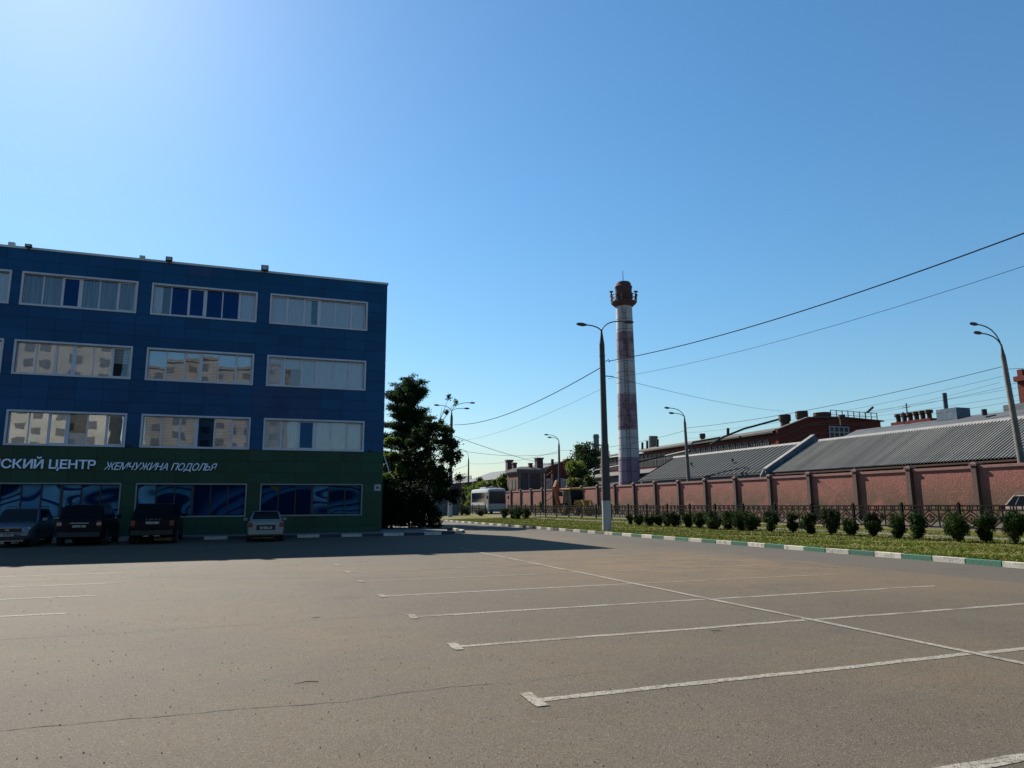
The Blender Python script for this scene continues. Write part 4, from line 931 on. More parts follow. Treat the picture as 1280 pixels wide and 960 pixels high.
# ------------------------------------------------------------------ foliage kit
def leaf_mesh(name, blobs, n, size, mats, seed, parent=None, origin=None, flat=.0, kind=None, aspect=1.6, ragged=.25):
    rs = np.random.RandomState(seed); bl = np.array(blobs, float); vol = bl[:, 3]*bl[:, 4]*bl[:, 5]; pr = vol**.75; pr /= pr.sum()
    idx = rs.choice(len(bl), n, p=pr); d = rs.normal(size=(n, 3)); d /= np.linalg.norm(d, axis=1)[:, None]
    r = rs.uniform(.25, 1, n)**.6*(1+ragged*rs.normal(size=n)*.5); c = bl[idx, :3]+d*bl[idx, 3:6]*r[:, None]
    if origin is None: origin = (0, 0, 0)
    c = c-np.array(origin)
    u = rs.normal(size=(n, 3)); u[:, 2] *= (1-flat); u /= np.linalg.norm(u, axis=1)[:, None]; t = rs.normal(size=(n, 3)); v = np.cross(u, t); v /= np.linalg.norm(v, axis=1)[:, None]
    s = size*rs.uniform(.6, 1.35, n)[:, None]; nn = np.cross(u, v)
    P = np.stack([c-u*s*aspect*.5, c-v*s*.35+nn*s*.12, c+u*s*aspect*.5, c+v*s*.35+nn*s*.12], 1).reshape(-1, 3)
    me = bpy.data.meshes.new(name); me.vertices.add(4*n); me.vertices.foreach_set('co', P.ravel()); me.loops.add(4*n); me.loops.foreach_set('vertex_index', np.arange(4*n, dtype=np.int32))
    me.polygons.add(n); me.polygons.foreach_set('loop_start', np.arange(0, 4*n, 4, dtype=np.int32))
    if not isinstance(mats, (list, tuple)): mats = [mats]
    for m_ in mats: me.materials.append(M[m_])
    if len(mats) > 1: me.polygons.foreach_set('material_index', (idx % len(mats)).astype(np.int32))
    me.update(calc_edges=True); me.validate()
    o = bpy.data.objects.new(name, me); COL.objects.link(o)
    if parent is not None: o.parent = parent
    if kind: o['kind'] = kind
    return o
def limbs(b, base, tips, r, rs):
    for t in tips:
        t = Vector(t); m_ = Vector(base).lerp(t, .5)+Vector((rs.uniform(-.2, .2), rs.uniform(-.2, .2), rs.uniform(0, .3))); b.tube([base, m_, t], [r, r*.6, r*.15], 5)
def broadleaf(name, base, h, rad, label, mats, n=9000, leaf=.22, seed=1, nb=26, low=.25, group=None, stems=1, shape='round'):
    rs = random.Random(seed); root = empty(name, base, label, 'tree' if 'bush' not in name else 'bush', group); O = tuple(base); B = Vector(base); bl = []
    for i in range(nb):
        t = low+(1-low)*rs.random(); rr2 = rad*math.sqrt(max(.05, 1-((t-.55)/.55)**2)) if shape == 'round' else rad*(1.05-t)*1.15
        a = rs.random()*6.283; q = rr2*math.sqrt(rs.random())*.85; s = rad*rs.uniform(.16, .36)
        bl.append((B.x+q*math.cos(a), B.y+q*math.sin(a), B.z+h*t*.93, s*1.1, s*1.1, s*.75))
    b = MB(); tops = [Vector(x[:3]) for x in bl]
    r0 = max(.05, h*.018); b.tube([B, B+Vector((.1, 0, h*.35)), B+Vector((0, .1, h*.7)), B+Vector((0, 0, h*.93))], [r0*1.4, r0, r0*.6, r0*.15], 8)
    for tp in tops[:18]:
        z = max(h*.12, (tp.z-B.z)*.62); limbs(b, B+Vector((0, 0, z)), [tp], r0*.4, rs)
    b.build('trunk', 'bark', root, O, smooth=True)
    leaf_mesh('crown', bl, n, leaf, mats, seed, root, O)
    return root
# the big larch beside the office corner
lx, ly = 12.75, 62.0
root = empty('larch_tree', (lx, ly, .12), 'tall dark larch with ragged drooping branches rising behind the office corner', 'tree'); O = (lx, ly, .12)
rs = random.Random(21); b = MB(); HT = 12.9
b.tube([(lx, ly, .12), (lx+.1, ly, 6), (lx+.05, ly, HT)], [.28, .17, .02], 8); bl = []
for i in range(230):
    t = rs.uniform(.10, .99)**.85; z = HT*t; L_ = (3.0*(1-t)**.36+.25)*rs.uniform(.45, 1.12); 
    if rs.random() < .1: L_ *= 1.25
    a = rs.random()*6.283; ex_, ey_ = lx+L_*math.cos(a), ly+L_*math.sin(a); ez_ = z+L_*rs.uniform(-.05, .5)+(.3 if t > .8 else 0)
    b.tube([(lx, ly, z-.2), (lx+(ex_-lx)*.55, ly+(ey_-ly)*.55, z-.05), (ex_, ey_, ez_)], [.05, .03, .006], 4)
    for k in range(int(3+L_*4)):
        f_ = rs.uniform(.25, 1.0); s = .15+.36*(1-f_*.5)*min(1, L_/1.5)
        bl.append((lx+(ex_-lx)*f_+rs.uniform(-.12, .12), ly+(ey_-ly)*f_+rs.uniform(-.12, .12), z+(ez_-z)*f_-s*.4, s*1.3, s*1.3, s*.6))
b.build('trunk', 'bark', root, O)
leaf_mesh('crown', bl, 105000, .095, ['leaf_dark', 'leaf_mid', 'leaf_mid'], 5, root, O, aspect=2.6, ragged=.6)
# maple leaning out to the right, open crown
root = empty('maple_tree', (12.6, 55.0, .12), 'loose leafy tree with open crown and sky gaps to the right of the larch', 'tree'); O = (12.6, 55.0, .12)
rs = random.Random(8); b = MB(); b.tube([(12.6, 55, .12), (12.8, 55, 3.2), (13.3, 55, 7)], [.15, .1, .03], 7); bl = []
for i in range(120):
    t = rs.uniform(.1, 1); z = 1.3+6.6*t; a = rs.random()*6.283; L_ = 2.5*math.sqrt(max(.1, 1-((t-.5)/.62)**2))*rs.uniform(.35, 1)
    p = (13.2+L_*math.cos(a), 55+L_*math.sin(a), z); limbs(b, Vector((12.75, 55, max(1, z-1.6))), [p], .035, rs); s = rs.uniform(.18, .42); bl.append((*p, s*1.2, s*1.2, s*.8))
limbs(b, Vector((13.3, 55, 6.5)), [(14.6, 55, 10.2), (14.1, 55.2, 9.4), (15.2, 55, 9.9)], .05, rs)
for p in ((14.65, 55, 10.25), (15.2, 55, 9.85), (14.4, 55, 9.0), (14.0, 55, 8.2), (14.5, 55, 7.6)): bl.append((*p, .2, .2, .2))
b.build('trunk', 'bark', root, O); leaf_mesh('crown', bl, 17000, .16, ['leaf_dark', 'leaf_mid', 'leaf_dark'], 6, root, O, ragged=.9)
# clipped thuja mass at the foot
bl = []; rs = random.Random(31)
root = empty('thuja_bush', (11.0, 49.5, .12), 'very dark dense thuja bushes massed at the foot of the larch', 'bush'); O = (11, 49.5, .12)
for i in range(60):
    x = rs.uniform(8.3, 11.9); t = rs.random(); z = .3+2.7*t*(1-.25*abs(x-10.2)/2.4); bl.append((x, rs.uniform(48.0, 51.0), z, .55, .55, .5))
b = MB()
for x in (9.2, 10.4, 11.8): b.tube([(x, 49.5, .12), (x, 49.6, 1.8)], [.08, .03], 6)
b.build('trunk', 'bark', root, O); leaf_mesh('crown', bl, 34000, .10, 'leaf_thuja', 9, root, O, ragged=.3)
broadleaf('sunlit_bush', (10.45, 57.0, .12), 7.2, 1.7, 'yellow-green sunlit bush showing between the office corner and the larch', ['leaf_light', 'leaf_mid'], 9000, .2, 12, 24, .3)
broadleaf('leafy_bush', (9.0, 51.8, .12), 3.9, 1.3, 'light green bush above the thuja right at the office corner', ['leaf_light', 'leaf_mid'], 4500, .14, 13, 16, .45)

# shrubs along the verge
rs = random.Random(77)
SH = [(788.5, .80, .30, 'tallest and narrowest'), (799, .82, .5, ''), (813, .85, .5, ''), (824, .75, .42, ''), (835, .95, .42, ''), (843, 1.0, .6, ''), (861, 1.0, .5, ''), (875, 1.05, .55, ''), (892, 1.15, .75, ''), (911, 1.15, .62, ''), (926, 1.2, .7, ''), (940, 1.0, .62, ''), (964.5, 1.22, .5, ''),
      (991, 1.05, .42, ''), (1012, 1.1, .55, ''), (1038, 1.4, .62, ''), (1063, .85, .48, ''), (1091.5, 1.15, .46, ''), (1121, 1.15, .52, ''), (1148, 1.2, .50, ''), (1196, 1.3, .60, ''), (1231.5, 1.35, .55, ''), (1268, 1.35, .5, ''), (1308, 1.3, .55, '')]
SLAB = {0: 'first shrub of the row, narrow and upright, right of the near lamp post', 1: 'second shrub right of the near lamp post', 2: 'third shrub right of the near lamp post, low and round', 3: 'fourth and smallest shrub right of the near lamp post', 4: 'fifth shrub right of the near lamp post, joined to a wider one',
 5: 'wide shrub just left of the lamp post behind the wall', 6: 'shrub right under the lamp post that stands before the slate roof', 7: 'shrub one place right of the slate roof lamp post', 8: 'broadest shrub of the middle clump', 9: 'shrub left of the double clump in the middle of the row', 10: 'middle shrub of the triple clump below the slate roof', 11: 'right-hand low shrub of the triple clump below the slate roof',
 12: 'single shrub under the blue-topped gable of the grey sheds', 13: 'thin leaning shrub right of the shed gable', 14: 'round shrub between a thin one and the tallest bushy one', 15: 'tallest bushy shrub in the middle right of the row', 16: 'low spreading shrub beside the tallest bushy one', 17: 'neat goblet-shaped shrub standing apart', 18: 'egg-shaped shrub before the third pilaster from the right',
 19: 'shrub in front of the second pilaster from the right', 20: 'large round shrub, fourth from the right edge counting the cut-off one', 21: 'large goblet shrub with bare stem, second from the right edge', 22: 'shrub with a bare stem just left of the beige car', 23: 'shrub cut by the right edge of the picture'}
def shrub(x, y, h, w_, label, seed, group='dark shrubs in a row on the verge', stem=.14, n=4200, leaf=.055):
    z = tz(x)-.01; root = empty('shrub', (x, y, z), label, 'shrub', group); O = (x, y, z); r2 = random.Random(seed); bl = []
    b = MB()
    for i in range(34):
        t = r2.random(); rr2 = w_*(.42+.58*math.sin(math.pi*min(1, t*.8+.08)))*(.6 if t < .2 else 1); a = r2.random()*6.283; q = rr2*math.sqrt(r2.random())*.72
        zz = z+stem*h*.8+(h*(1-stem))*t*.88+.05; s = w_*r2.uniform(.25, .42); p = (x+q*math.cos(a), y+q*math.sin(a), zz); bl.append((*p, s, s, s*1.0))
        if i < 10: b.tube([(x+r2.uniform(-.03, .03), y, z), p], [.018, .004], 4)
    for i in range(7):   # stray shoots
        a = r2.random()*6.283; q = w_*r2.uniform(.3, 1.15); p = (x+q*math.cos(a), y+q*math.sin(a), z+h*r2.uniform(.7, 1.02)); bl.append((*p, .06, .06, .14))
    b.tube([(x, y, z), (x, y, z+h*.5)], [.035, .015], 6); b.build('stem', 'bark', root, O)
    leaf_mesh('foliage', bl, n, leaf, ['leaf_shrub', 'leaf_dark', 'leaf_shrub'], seed, root, O, ragged=.2)
for i, (px_, h, w_, _) in enumerate(SH):
    y = PX(px_, 660, 25)[1]; dx = rs.uniform(-.3, .3)
    shrub(25+dx, y*(25+dx)/25, h*.86, w_*.88, SLAB[i], 100+i)
for i, (px_, X, h, w_, lab) in enumerate(((630.5, 25, 1.0, .5, 'left-hand shrub of the distant small group right of the coach'), (641, 25, .95, .5, 'second shrub of the distant small group right of the coach'), (648, 25, 1.1, .6, 'third and fullest shrub of the distant small group'), (657, 25.5, 1.05, .6, 'right-hand shrub of the distant small group'), (601, 27, .7, .6, 'low dark shrub in front of the side of the coach'), (584, 27, .9, .7, 'dark shrub between the grey concrete wall and the coach'), (577, 27, 1.4, .8, 'dark bush against the end of the grey concrete wall'))):
    shrub(X, PX(px_, 645, X)[1], h, w_, lab, 200+i, 'small distant shrubs near the coach', n=1200, leaf=.09)
# sapling
sx, sy, _ = PX(675.5, 645, 25.5); b = MB(); z = tz(25.5); b.tube([(sx, sy, z), (sx, sy, z+1.7)], [.02, .01], 5)
root = empty('sapling', (sx, sy, z), 'thin young sapling right of the distant shrub group', 'tree'); b.build('stem', 'bark', root, (sx, sy, z)); leaf_mesh('foliage', [(sx, sy, z+1.3, .22, .22, .5)], 260, .08, 'leaf_mid', 4, root, (sx, sy, z))

# grass blades: thousands, one object
rs = np.random.RandomState(2); N = 70000
X_ = 18.78+rs.random(N)**1.35*11.9; Y_ = 7+rs.random(N)**1.6*66; hgt = rs.uniform(.025, .075, N)*(1+.5*np.sin(X_*1.7+Y_*.9)*np.sin(Y_*.53)); ok = ~((X_ > 26.9) & (X_ < 28.1) & (rs.random(N) < .8)); X_, Y_, hgt = X_[ok], Y_[ok], hgt[ok]; N = len(X_)
Z_ = np.array([tz(x) for x in X_]); a = rs.random(N)*6.283; wd = rs.uniform(.010, .03, N)*(1+Y_*.02); ln = rs.normal(size=(N, 2))*.05
P = np.stack([np.stack([X_-np.cos(a)*wd, Y_-np.sin(a)*wd, Z_-.005], 1), np.stack([X_+np.cos(a)*wd, Y_+np.sin(a)*wd, Z_-.005], 1), np.stack([X_+ln[:, 0], Y_+ln[:, 1], Z_+hgt], 1)], 1).reshape(-1, 3)
me = bpy.data.meshes.new('grass'); me.vertices.add(3*N); me.vertices.foreach_set('co', P.ravel()); me.loops.add(3*N); me.loops.foreach_set('vertex_index', np.arange(3*N, dtype=np.int32)); me.polygons.add(N); me.polygons.foreach_set('loop_start', np.arange(0, 3*N, 3, dtype=np.int32)); me.materials.append(M['blade']); me.update(calc_edges=True); me.validate()
go = bpy.data.objects.new('grass', me); COL.objects.link(go); tag(go, 'short sunlit grass growing on the verge behind the green and white kerb', 'grass', kind='stuff')

# ------------------------------------------------------------------ factory sheds behind the wall
def corrug(name, X0_, z0, X1_, z1, y0, y1, pitch, amp, m, parent, O, n_up=1, stand=False):
    b = MB(); n = int((y1-y0)/pitch); dx, dz = X1_-X0_, z1-z0; L_ = math.hypot(dx, dz); nx, nz = -dz/L_, dx/L_
    prof = []
    if stand:
        for i in range(n+1): y = y0+i*pitch; prof += [(y, 0), (y+.02, amp), (y+.05, amp), (y+.07, 0)]
    else:
        for i in range(n): y = y0+i*pitch; prof += [(y, 0), (y+pitch*.25, amp), (y+pitch*.5, amp), (y+pitch*.75, 0)]
    for y, h in prof: b.v += [(X0_+nx*h, y, z0+nz*h), (X1_+nx*h, y, z1+nz*h)]
    for i in range(len(prof)-1): b.face((2*i, 2*i+1, 2*i+3, 2*i+2))
    return b.build(name, m, parent, O)
EX_, EZ, RX, RZ = 45.0, 4.40, 50.65, 7.48
yg = PX(958, 592, EX_)[1]
S1 = empty('corrugated_shed', (48, 40, .4), 'long low shed with a grey corrugated roof just behind the brick wall at right', 'building'); SO = (48, 40, .4)
corrug('roof_slope', EX_, EZ, RX, RZ, 4, yg-.4, .26, .075, 'roofgrey', S1, SO)
corrug('roof_slope', RX+5.6, EZ, RX, RZ, 4, yg-.4, .26, .075, 'roofgrey', S1, SO)
b = MB(); b.box(EX_+.25, EX_+.5, 4, yg-.2, .35, EZ-.05); b.box(RX+5.1, RX+5.4, 4, yg-.2, .35, EZ-.05); b.build('side_wall', 'darkbrick', S1, SO)
b = MB(); b.hexa([(RX-.28, 4, RZ-.12), (RX+.28, 4, RZ-.12), (RX+.28, yg-.3, RZ-.12), (RX-.28, yg-.3, RZ-.12), (RX-.05, 4, RZ+.13), (RX+.05, 4, RZ+.13), (RX+.05, yg-.3, RZ+.13), (RX-.05, yg-.3, RZ+.13)]); b.build('ridge_cap', 'flash', S1, SO)
b = MB(); b.bar((EX_+.02, 4, EZ-.16), (EX_+.02, yg-.3, EZ-.16), .05, .12); b.build('eave_board', 'rust', S1, SO)
# parapet gable between sheds
b = MB(); g0, g1 = yg-.3, yg
b.hexa([(EX_-.15, g0, EZ-.5), (RX, g0, RZ-.5), (RX, g1, RZ-.5), (EX_-.15, g1, EZ-.5), (EX_-.15, g0, EZ+.35), (RX, g0, RZ+.55), (RX, g1, RZ+.55), (EX_-.15, g1, EZ+.35)])
b.hexa([(RX, g0, RZ-.5), (RX+5.8, g0, EZ-.5), (RX+5.8, g1, EZ-.5), (RX, g1, RZ-.5), (RX, g0, RZ+.55), (RX+5.8, g0, EZ+.35), (RX+5.8, g1, EZ+.35), (RX, g1, RZ+.55)])
b.build('gable_parapet', 'bluewall', S1, SO)
b = MB(); b.hexa([(EX_-.25, g0-.1, EZ+.36), (RX, g0-.1, RZ+.56), (RX, g1+.1, RZ+.56), (EX_-.25, g1+.1, EZ+.36), (EX_-.25, g0-.1, EZ+.46), (RX, g0-.1, RZ+.66), (RX, g1+.1, RZ+.66), (EX_-.25, g1+.1, EZ+.46)]); b.build('parapet_coping', 'flash', S1, SO)
b = MB(); b.tube([(EX_-.3, yg-.1, EZ+.3), (EX_-.3, yg+.35, EZ-.2), (EX_-.3, yg+.45, 3.6)], .11, 8); b.build('downpipe', 'white', S1, SO)
# slate shed
yl = PX(843, 572.3, RX)[1]; ye = PX(798, 599, EX_)[1]; e2, r2z = 4.52, 7.46
S2 = empty('slate_shed', (48, 65, .4), 'low shed with a dark blue-grey standing seam hipped roof left of the corrugated one', 'building'); SO2 = (48, 65, .4)
corrug('roof_slope', EX_, e2, RX, r2z, yg+.3, yl-.1, .70, .05, 'roofslate', S2, SO2, stand=True)
b = MB(); b.add([(EX_, yl, e2), (RX, yl, r2z), (EX_, ye+.5, e2), (RX+5.6, ye+.5, e2), (RX+5.6, yg+.3, e2), (RX, yg+.3, r2z)], [(0, 1, 2), (2, 1, 3), (1, 5, 4, 3)]); b.build('roof_hip', 'roofslate', S2, SO2)
b = MB(); b.box(EX_+.2, EX_+.5, yg+.4, ye-.2, .35, e2-.04); b.box(EX_+.51, RX+5.4, ye-.5, ye-.2, .35, e2-.04); b.build('side_wall', 'concrete_blue', S2, SO2)
b = MB(); b.hexa([(RX-.25, yg+.2, r2z-.1), (RX+.2, yg+.2, r2z-.1), (RX+.2, yl, r2z-.1), (RX-.25, yl, r2z-.1), (RX-.1, yg+.2, r2z+.12), (RX+.1, yg+.2, r2z+.12), (RX+.1, yl, r2z+.12), (RX-.1, yl, r2z+.12)]); b.build('ridge_cap', 'flash', S2, SO2)
b = MB(); b.bar((EX_-.02, yg+.5, e2-.12), (EX_-.02, ye, e2-.12), .06, .14); b.build('eave_board', 'steel', S2, SO2)
for k, y in enumerate((62.5, 70)):
    b = MB(); b.tube([(47.4, y, 5.95), (47.4, y, 6.3)], .12, 8); b.build('roof_vent', 'steel', S2, SO2)

# blue-grey shed beyond the corrugated ridge
BXe, BXr = 62.0, 66.0
q0 = PX(1071, 538, BXe); q1 = PX(1280, 511, BXe)
S3 = empty('blue_roof_shed', (62, 50, .4), 'shed with a smooth blue-grey metal roof seen above the corrugated ridge', 'building'); SO3 = (62, 50, .4)
zt3 = (q0[2]+q1[2])/2
b = MB(); y_a = q0[1]; b.add([(57.5, 5, zt3-2.2), (62, 5, zt3), (62, y_a, zt3), (57.5, y_a+1.5, zt3-2.2), (66.5, 5, zt3-2.2), (66.5, y_a, zt3-2.2)], [(0, 1, 2, 3), (1, 4, 5, 2), (3, 2, 5)]); b.build('roof', 'roofblue', S3, SO3)
b = MB(); b.box(57.9, 66.1, 5.2, y_a-.1, .35, zt3-2.25); b.build('wall', 'darkbrick', S3, SO3)
b = MB()
for k in range(26): y = 8+k*1.15; b.box(62.0, 62.04, y, y+.04, zt3, zt3+.75)
b.box(62.0, 62.04, 8, 8+25*1.15, zt3+.75, zt3+.79); b.build('roof_railing', 'steel', S3, SO3)
# penthouse with chimney pipe on it
u = PX(1187, 517, 62); b = MB(); b.box(61.5, 63.3, u[1]-1.1, u[1]+1.0, zt3-.3, PX(1187, 511, 62)[2]); b.build('roof_hut', 'bluewall', S3, SO3)
b = MB(); b.tube([(62, PX(1182.5, 510, 62)[1], zt3), (62, PX(1182.5, 510, 62)[1], PX(1182.5, 491, 62)[2])], .2, 10); b.build('flue', 'roofblue', S3, SO3)
b = MB(); b.tube([(61.2, PX(1238, 513, 62)[1], zt3-.2), (61.2, PX(1238, 513, 62)[1], PX(1238, 512, 62)[2])], .22, 8); b.tube([(61.8, PX(1132, 530, 62)[1], zt3), (61.8, PX(1132, 530, 62)[1], PX(1132, 515, 62)[2])], .07, 6); b.build('roof_vent', 'black', S3, SO3)
b = MB(); yv = PX(1262, 507, 62)[1]; b.box(62.3, 64, yv-1.6, yv+.8, zt3-.3, PX(1262, 505, 62)[2]); b.build('ventilation_box', 'concrete_blue', S3, SO3)

# vents building further behind (px 1113-1162)
v0 = PX(1113, 524, 80); v1 = PX(1162, 518, 80)
VB = empty('vent_house', (80, v0[1], .4), 'flat roofed plant house with dark ventilation cowls behind the blue-grey roof', 'building'); VO = (80, v0[1], .4)
b = MB(); b.box(80, 90, v1[1], v0[1], .35, v0[2]-.5); b.build('wall', 'darkbrick', VB, VO)
for k in range(6):
    y = v1[1]+(v0[1]-v1[1])*(k+.6)/6.4; b = MB(); b.tube([(80.6, y, v0[2]-.5), (80.6, y, v0[2]+.2), (80.6, y, v0[2]+.22), (80.6, y, v0[2]+.6)], [.3, .3, .5, .48], 10); b.build('ventilation_cowl', 'rust', VB, VO)
b = MB(); y = v1[1]+(v0[1]-v1[1])*.62; b.box(80.5, 80.62, y, y+.12, v0[2], v0[2]+1.9); b.box(80.5, 80.6, y-.5, y+.6, v0[2]+1.3, v0[2]+1.38); b.build('mast', 'steel', VB, VO)

# long clerestory factory and its red gable end
GX = 64.0
gl = PX(975, 552, GX); YG = gl[1]
FA = empty('brick_factory', (GX+10, YG+30, .4), 'long dark red brick factory hall with a red gable end behind the grey sheds', 'building'); FOo = (GX+10, YG+30, .4)
def gp(x, y): return PY(x, y, YG)
bl_, lt, ap1, ap2, rt_, br2 = gp(972, 566), gp(972, 538), gp(1008, 523), gp(1050, 522.5), gp(1101, 527.5), gp(1104, 566)
GXR = br2[0]; zr = rt_[2]
b = MB(); front = [(lt[0], YG, .35), (GXR, YG, .35), (GXR, YG, zr), (ap2[0], YG, ap2[2]), (ap1[0], YG, ap1[2]), (lt[0], YG, lt[2])]; back = [(x, YG+.5, z) for x, y, z in front]; nb = len(front)
b.add(front+back, [tuple(range(nb)), tuple(range(2*nb-1, nb-1, -1))]+[(i, (i+1) % nb+0, nb+(i+1) % nb, nb+i) for i in range(nb)]); b.build('gable_wall', 'darkbrick', FA, FOo)
b = MB()  # corbelled string courses on the gable
for dz in (.9, 2.0): b.bar((lt[0], YG-.06, lt[2]-dz), (ap1[0], YG-.06, ap1[2]-dz), .12, .14); b.bar((ap1[0], YG-.06, ap1[2]-dz), (ap2[0], YG-.06, ap2[2]-dz), .12, .14); b.bar((ap2[0], YG-.06, ap2[2]-dz), (GXR, YG-.06, zr-dz*.8), .12, .14)
b.build('string_course', 'tanbrick', FA, FOo)
b = MB(); b.bar((lt[0]-.2, YG-.05, lt[2]+.1), (ap1[0], YG-.05, ap1[2]+.1), .7, .16); b.bar((ap1[0], YG-.05, ap1[2]+.1), (ap2[0], YG-.05, ap2[2]+.1), .7, .16); b.bar((ap2[0], YG-.05, ap2[2]+.1), (GXR+.3, YG-.05, zr+.1), .7, .16); b.build('gable_coping', 'roofold', FA, FOo)
wl, wr, wzt, wzb = gp(1036, 540)[0], gp(1060, 540)[0], gp(1048, 533)[2], gp(1048, 548)[2]
b = MB(); b.box(wl, wr, YG-.09, YG-.001, wzb-1, wzt); wn = b.build('window', 'winblock', FA, FOo)
b = MB()
for k in range(5): x = wl+(wr-wl)*k/4; b.box(x-.08, x+.08, YG-.16, YG-.091, wzb-1, wzt)
for z in (wzt-.08, (wzt+wzb)/2, wzb-.5): b.box(wl, wr, YG-.17, YG-.092, z-.07, z+.07)
b.build('window_bars', 'white', wn, FOo)
# main hall running away: roof edge line (960,531.7)-(762,567)
lx0, lz0 = lt[0], lt[2]; YE = PX(762, 567, GX+2)[1]
zroof0 = ap1[2]-.3
b = MB(); HX0, HX1, HXR = lx0, lx0+5.5, ap1[0]+2
b.add([(HX0-.4, YG+.5, lz0), (HX0-.4, YE, lz0-.3), (HXR, YE, zroof0-.3), (HXR, YG+.5, zroof0)], [(0, 3, 2, 1)])
b.add([(HX0-.4, YG+.5, lz0-.25), (HX0-.4, YE, lz0-.55), (HXR, YE, zroof0-.55), (HXR, YG+.5, zroof0-.25)], [(0, 1, 2, 3)])
b.add([(HX0-.4, YG+.5, lz0-.25), (HX0-.4, YG+.5, lz0), (HX0-.4, YE, lz0-.3), (HX0-.4, YE, lz0-.55)], [(0, 1, 2, 3)])
b.add([(HXR, YG+.5, zroof0), (HXR, YE, zroof0-.3), (HXR+12, YE, lz0-.3), (HXR+12, YG+.5, lz0)], [(0, 3, 2, 1)])
b.build('roof', 'roofold', FA, FOo)
b = MB(); b.box(HX0+.1, HX0+.5, YG+.5, YE-.2, .35, lz0-.6); b.box(HX0+.51, HXR+11, YE-.6, YE-.2, .35, lz0-.6); b.build('side_wall', 'darkbrick', FA, FOo)
nwin = 34; pitch = (YE-YG-3)/nwin; wz0, wz1 = lz0-3.1, lz0-1.0
b = MB(); b.box(-.04, 0, 0, pitch*.62, 0, wz1-wz0); wm = b.build('window', 'winblock', FA).data; bpy.data.objects.remove(bpy.data.objects[wm.name]) if wm.name in bpy.data.objects else None
for o in [o for o in bpy.data.objects if o.data == wm]: bpy.data.objects.remove(o)
b = MB(); b.box(-.10, -.041, 0, pitch*.62, (wz1-wz0)*.5, (wz1-wz0)*.5+.08); b.box(-.10, -.041, pitch*.28, pitch*.34, 0, wz1-wz0); b.box(-.1, -.041, -.12, 0, 0, wz1-wz0); b.box(-.1, -.041, pitch*.62, pitch*.62+.12, 0, wz1-wz0); o = b.build('window_bars', 'concrete', FA); bm_ = o.data; bpy.data.objects.remove(o)
for k in range(nwin):
    y = YG+2+pitch*k; o = place('window', wm, FA, (HX0+.1-FOo[0], y-FOo[1], wz0-FOo[2])); place('window_bars', bm_, o, (0, 0, 0))
# lower lean-to roof and pale wall in front of the hall
LXa, LXb = 54.5, HX0
b = MB(); za, zb_ = 6.1, lz0-3.4; yA, yB = YG+1, YE-4
b.add([(LXa, yA, za), (LXb+.05, yA, zb_), (LXb+.05, yB, zb_), (LXa, yB, za)], [(0, 1, 2, 3)]); b.add([(LXa, yA, za-.2), (LXa, yA, za), (LXa, yB, za), (LXa, yB, za-.2)], [(0, 1, 2, 3)])
LT = empty('lean_to_annex', (58, YG+20, .4), 'lean-to with a pale grey weathered roof between the slate shed and the brick hall', 'building'); LO = (58, YG+20, .4)
b.build('roof', 'roofold', LT, LO)
b = MB(); b.box(LXa+.2, LXa+.5, yA+.1, yB, .35, za-.22); b.build('wall', 'concrete', LT, LO)
b = MB(); b.bar((LXa+.1, yA-.2, za+.05), (LXb, yA-.2, zb_+.05), .3, .2); b.build('verge_board', 'flash', LT, LO)
# pipes and rooftop plant
b = MB(); pp = [PX(742, 598, 54), PX(744, 588, 54), PX(800, 577, 54), PX(862, 563, 54), PX(866, 553, 56), PX(900, 547, 58)]
b.tube(pp, .13, 6); o = b.build('pipeline', 'steel', origin=pp[0]); tag(o, 'thin grey pipeline snaking across the old factory roofs', 'pipe')
def drum(px0, px1, ytop, ybot, X, m, lab, cat='roof tank', name='roof_tank'):
    a_ = PX((px0+px1)/2, ybot, X); t_ = PX((px0+px1)/2, ytop, X); wpx = (px1-px0); d = math.hypot(a_[0], a_[1]); r = wpx/2*d*math.cos(math.atan(((px0+px1)/2-640)/887))/887
    root = empty(name, a_, lab, cat); b = MB(); hh = t_[2]-a_[2]
    b.lathe(a_, [(-.8, r*.8), (hh*.04, r*.85), (hh*.08, r*.93), (hh*.12, r), (hh*.5, r), (hh*.52, r*1.04), (hh*.56, r), (hh*.92, r), (hh*.95, r*1.06), (hh, r*1.04)], 20); b.build('tank_body', m, root, a_, smooth=True)
    b = MB()
    for k in range(10): an = k*.628; b.bar((a_[0]+r*1.01*math.cos(an), a_[1]+r*1.01*math.sin(an), a_[2]+hh*.14), (a_[0]+r*1.01*math.cos(an), a_[1]+r*1.01*math.sin(an), a_[2]+hh*.94), .07)
    b.build('rib', 'steel', root, a_)
drum(974.5, 988, 518.5, 527.5, 69, 'rust', 'left and smallest of the dark round exhaust drums on the factory ridge')
drum(995.5, 1009.5, 514, 524, 70, 'rust', 'middle and tallest of the dark round exhaust drums on the factory ridge')
drum(1018, 1038, 516, 523, 72, 'rust', 'right and widest exhaust drum on the factory ridge, beside the railing')
drum(875, 881.5, 542, 548, 75, 'rust', 'tiny dark roof cowl near the lamp post by the slate roof')
drum(1049, 1056, 518.5, 524, 72, 'rust', 'squat dark vent between the widest drum and the roof railing')
b = MB(); yy = YG+3
for k in range(9):
    x = gp(1040+k*7.2, 520)[0]; z = gp(1040+k*7.2, 523.5+k*.45)[2]; b.box(x, x+.09, YG+.2, YG+.29, z-.3, z+1.25)
    if k < 8: x2 = gp(1047.2+k*7.2, 520)[0]; z2 = gp(1047.2+k*7.2, 523.95+k*.45)[2]; b.bar((x, YG+.245, z+1.22), (x2, YG+.245, z2+1.22), .07); b.bar((x, YG+.245, z+.65), (x2, YG+.245, z2+.65), .05)
b.build('roof_railing', 'steel', FA, FOo)
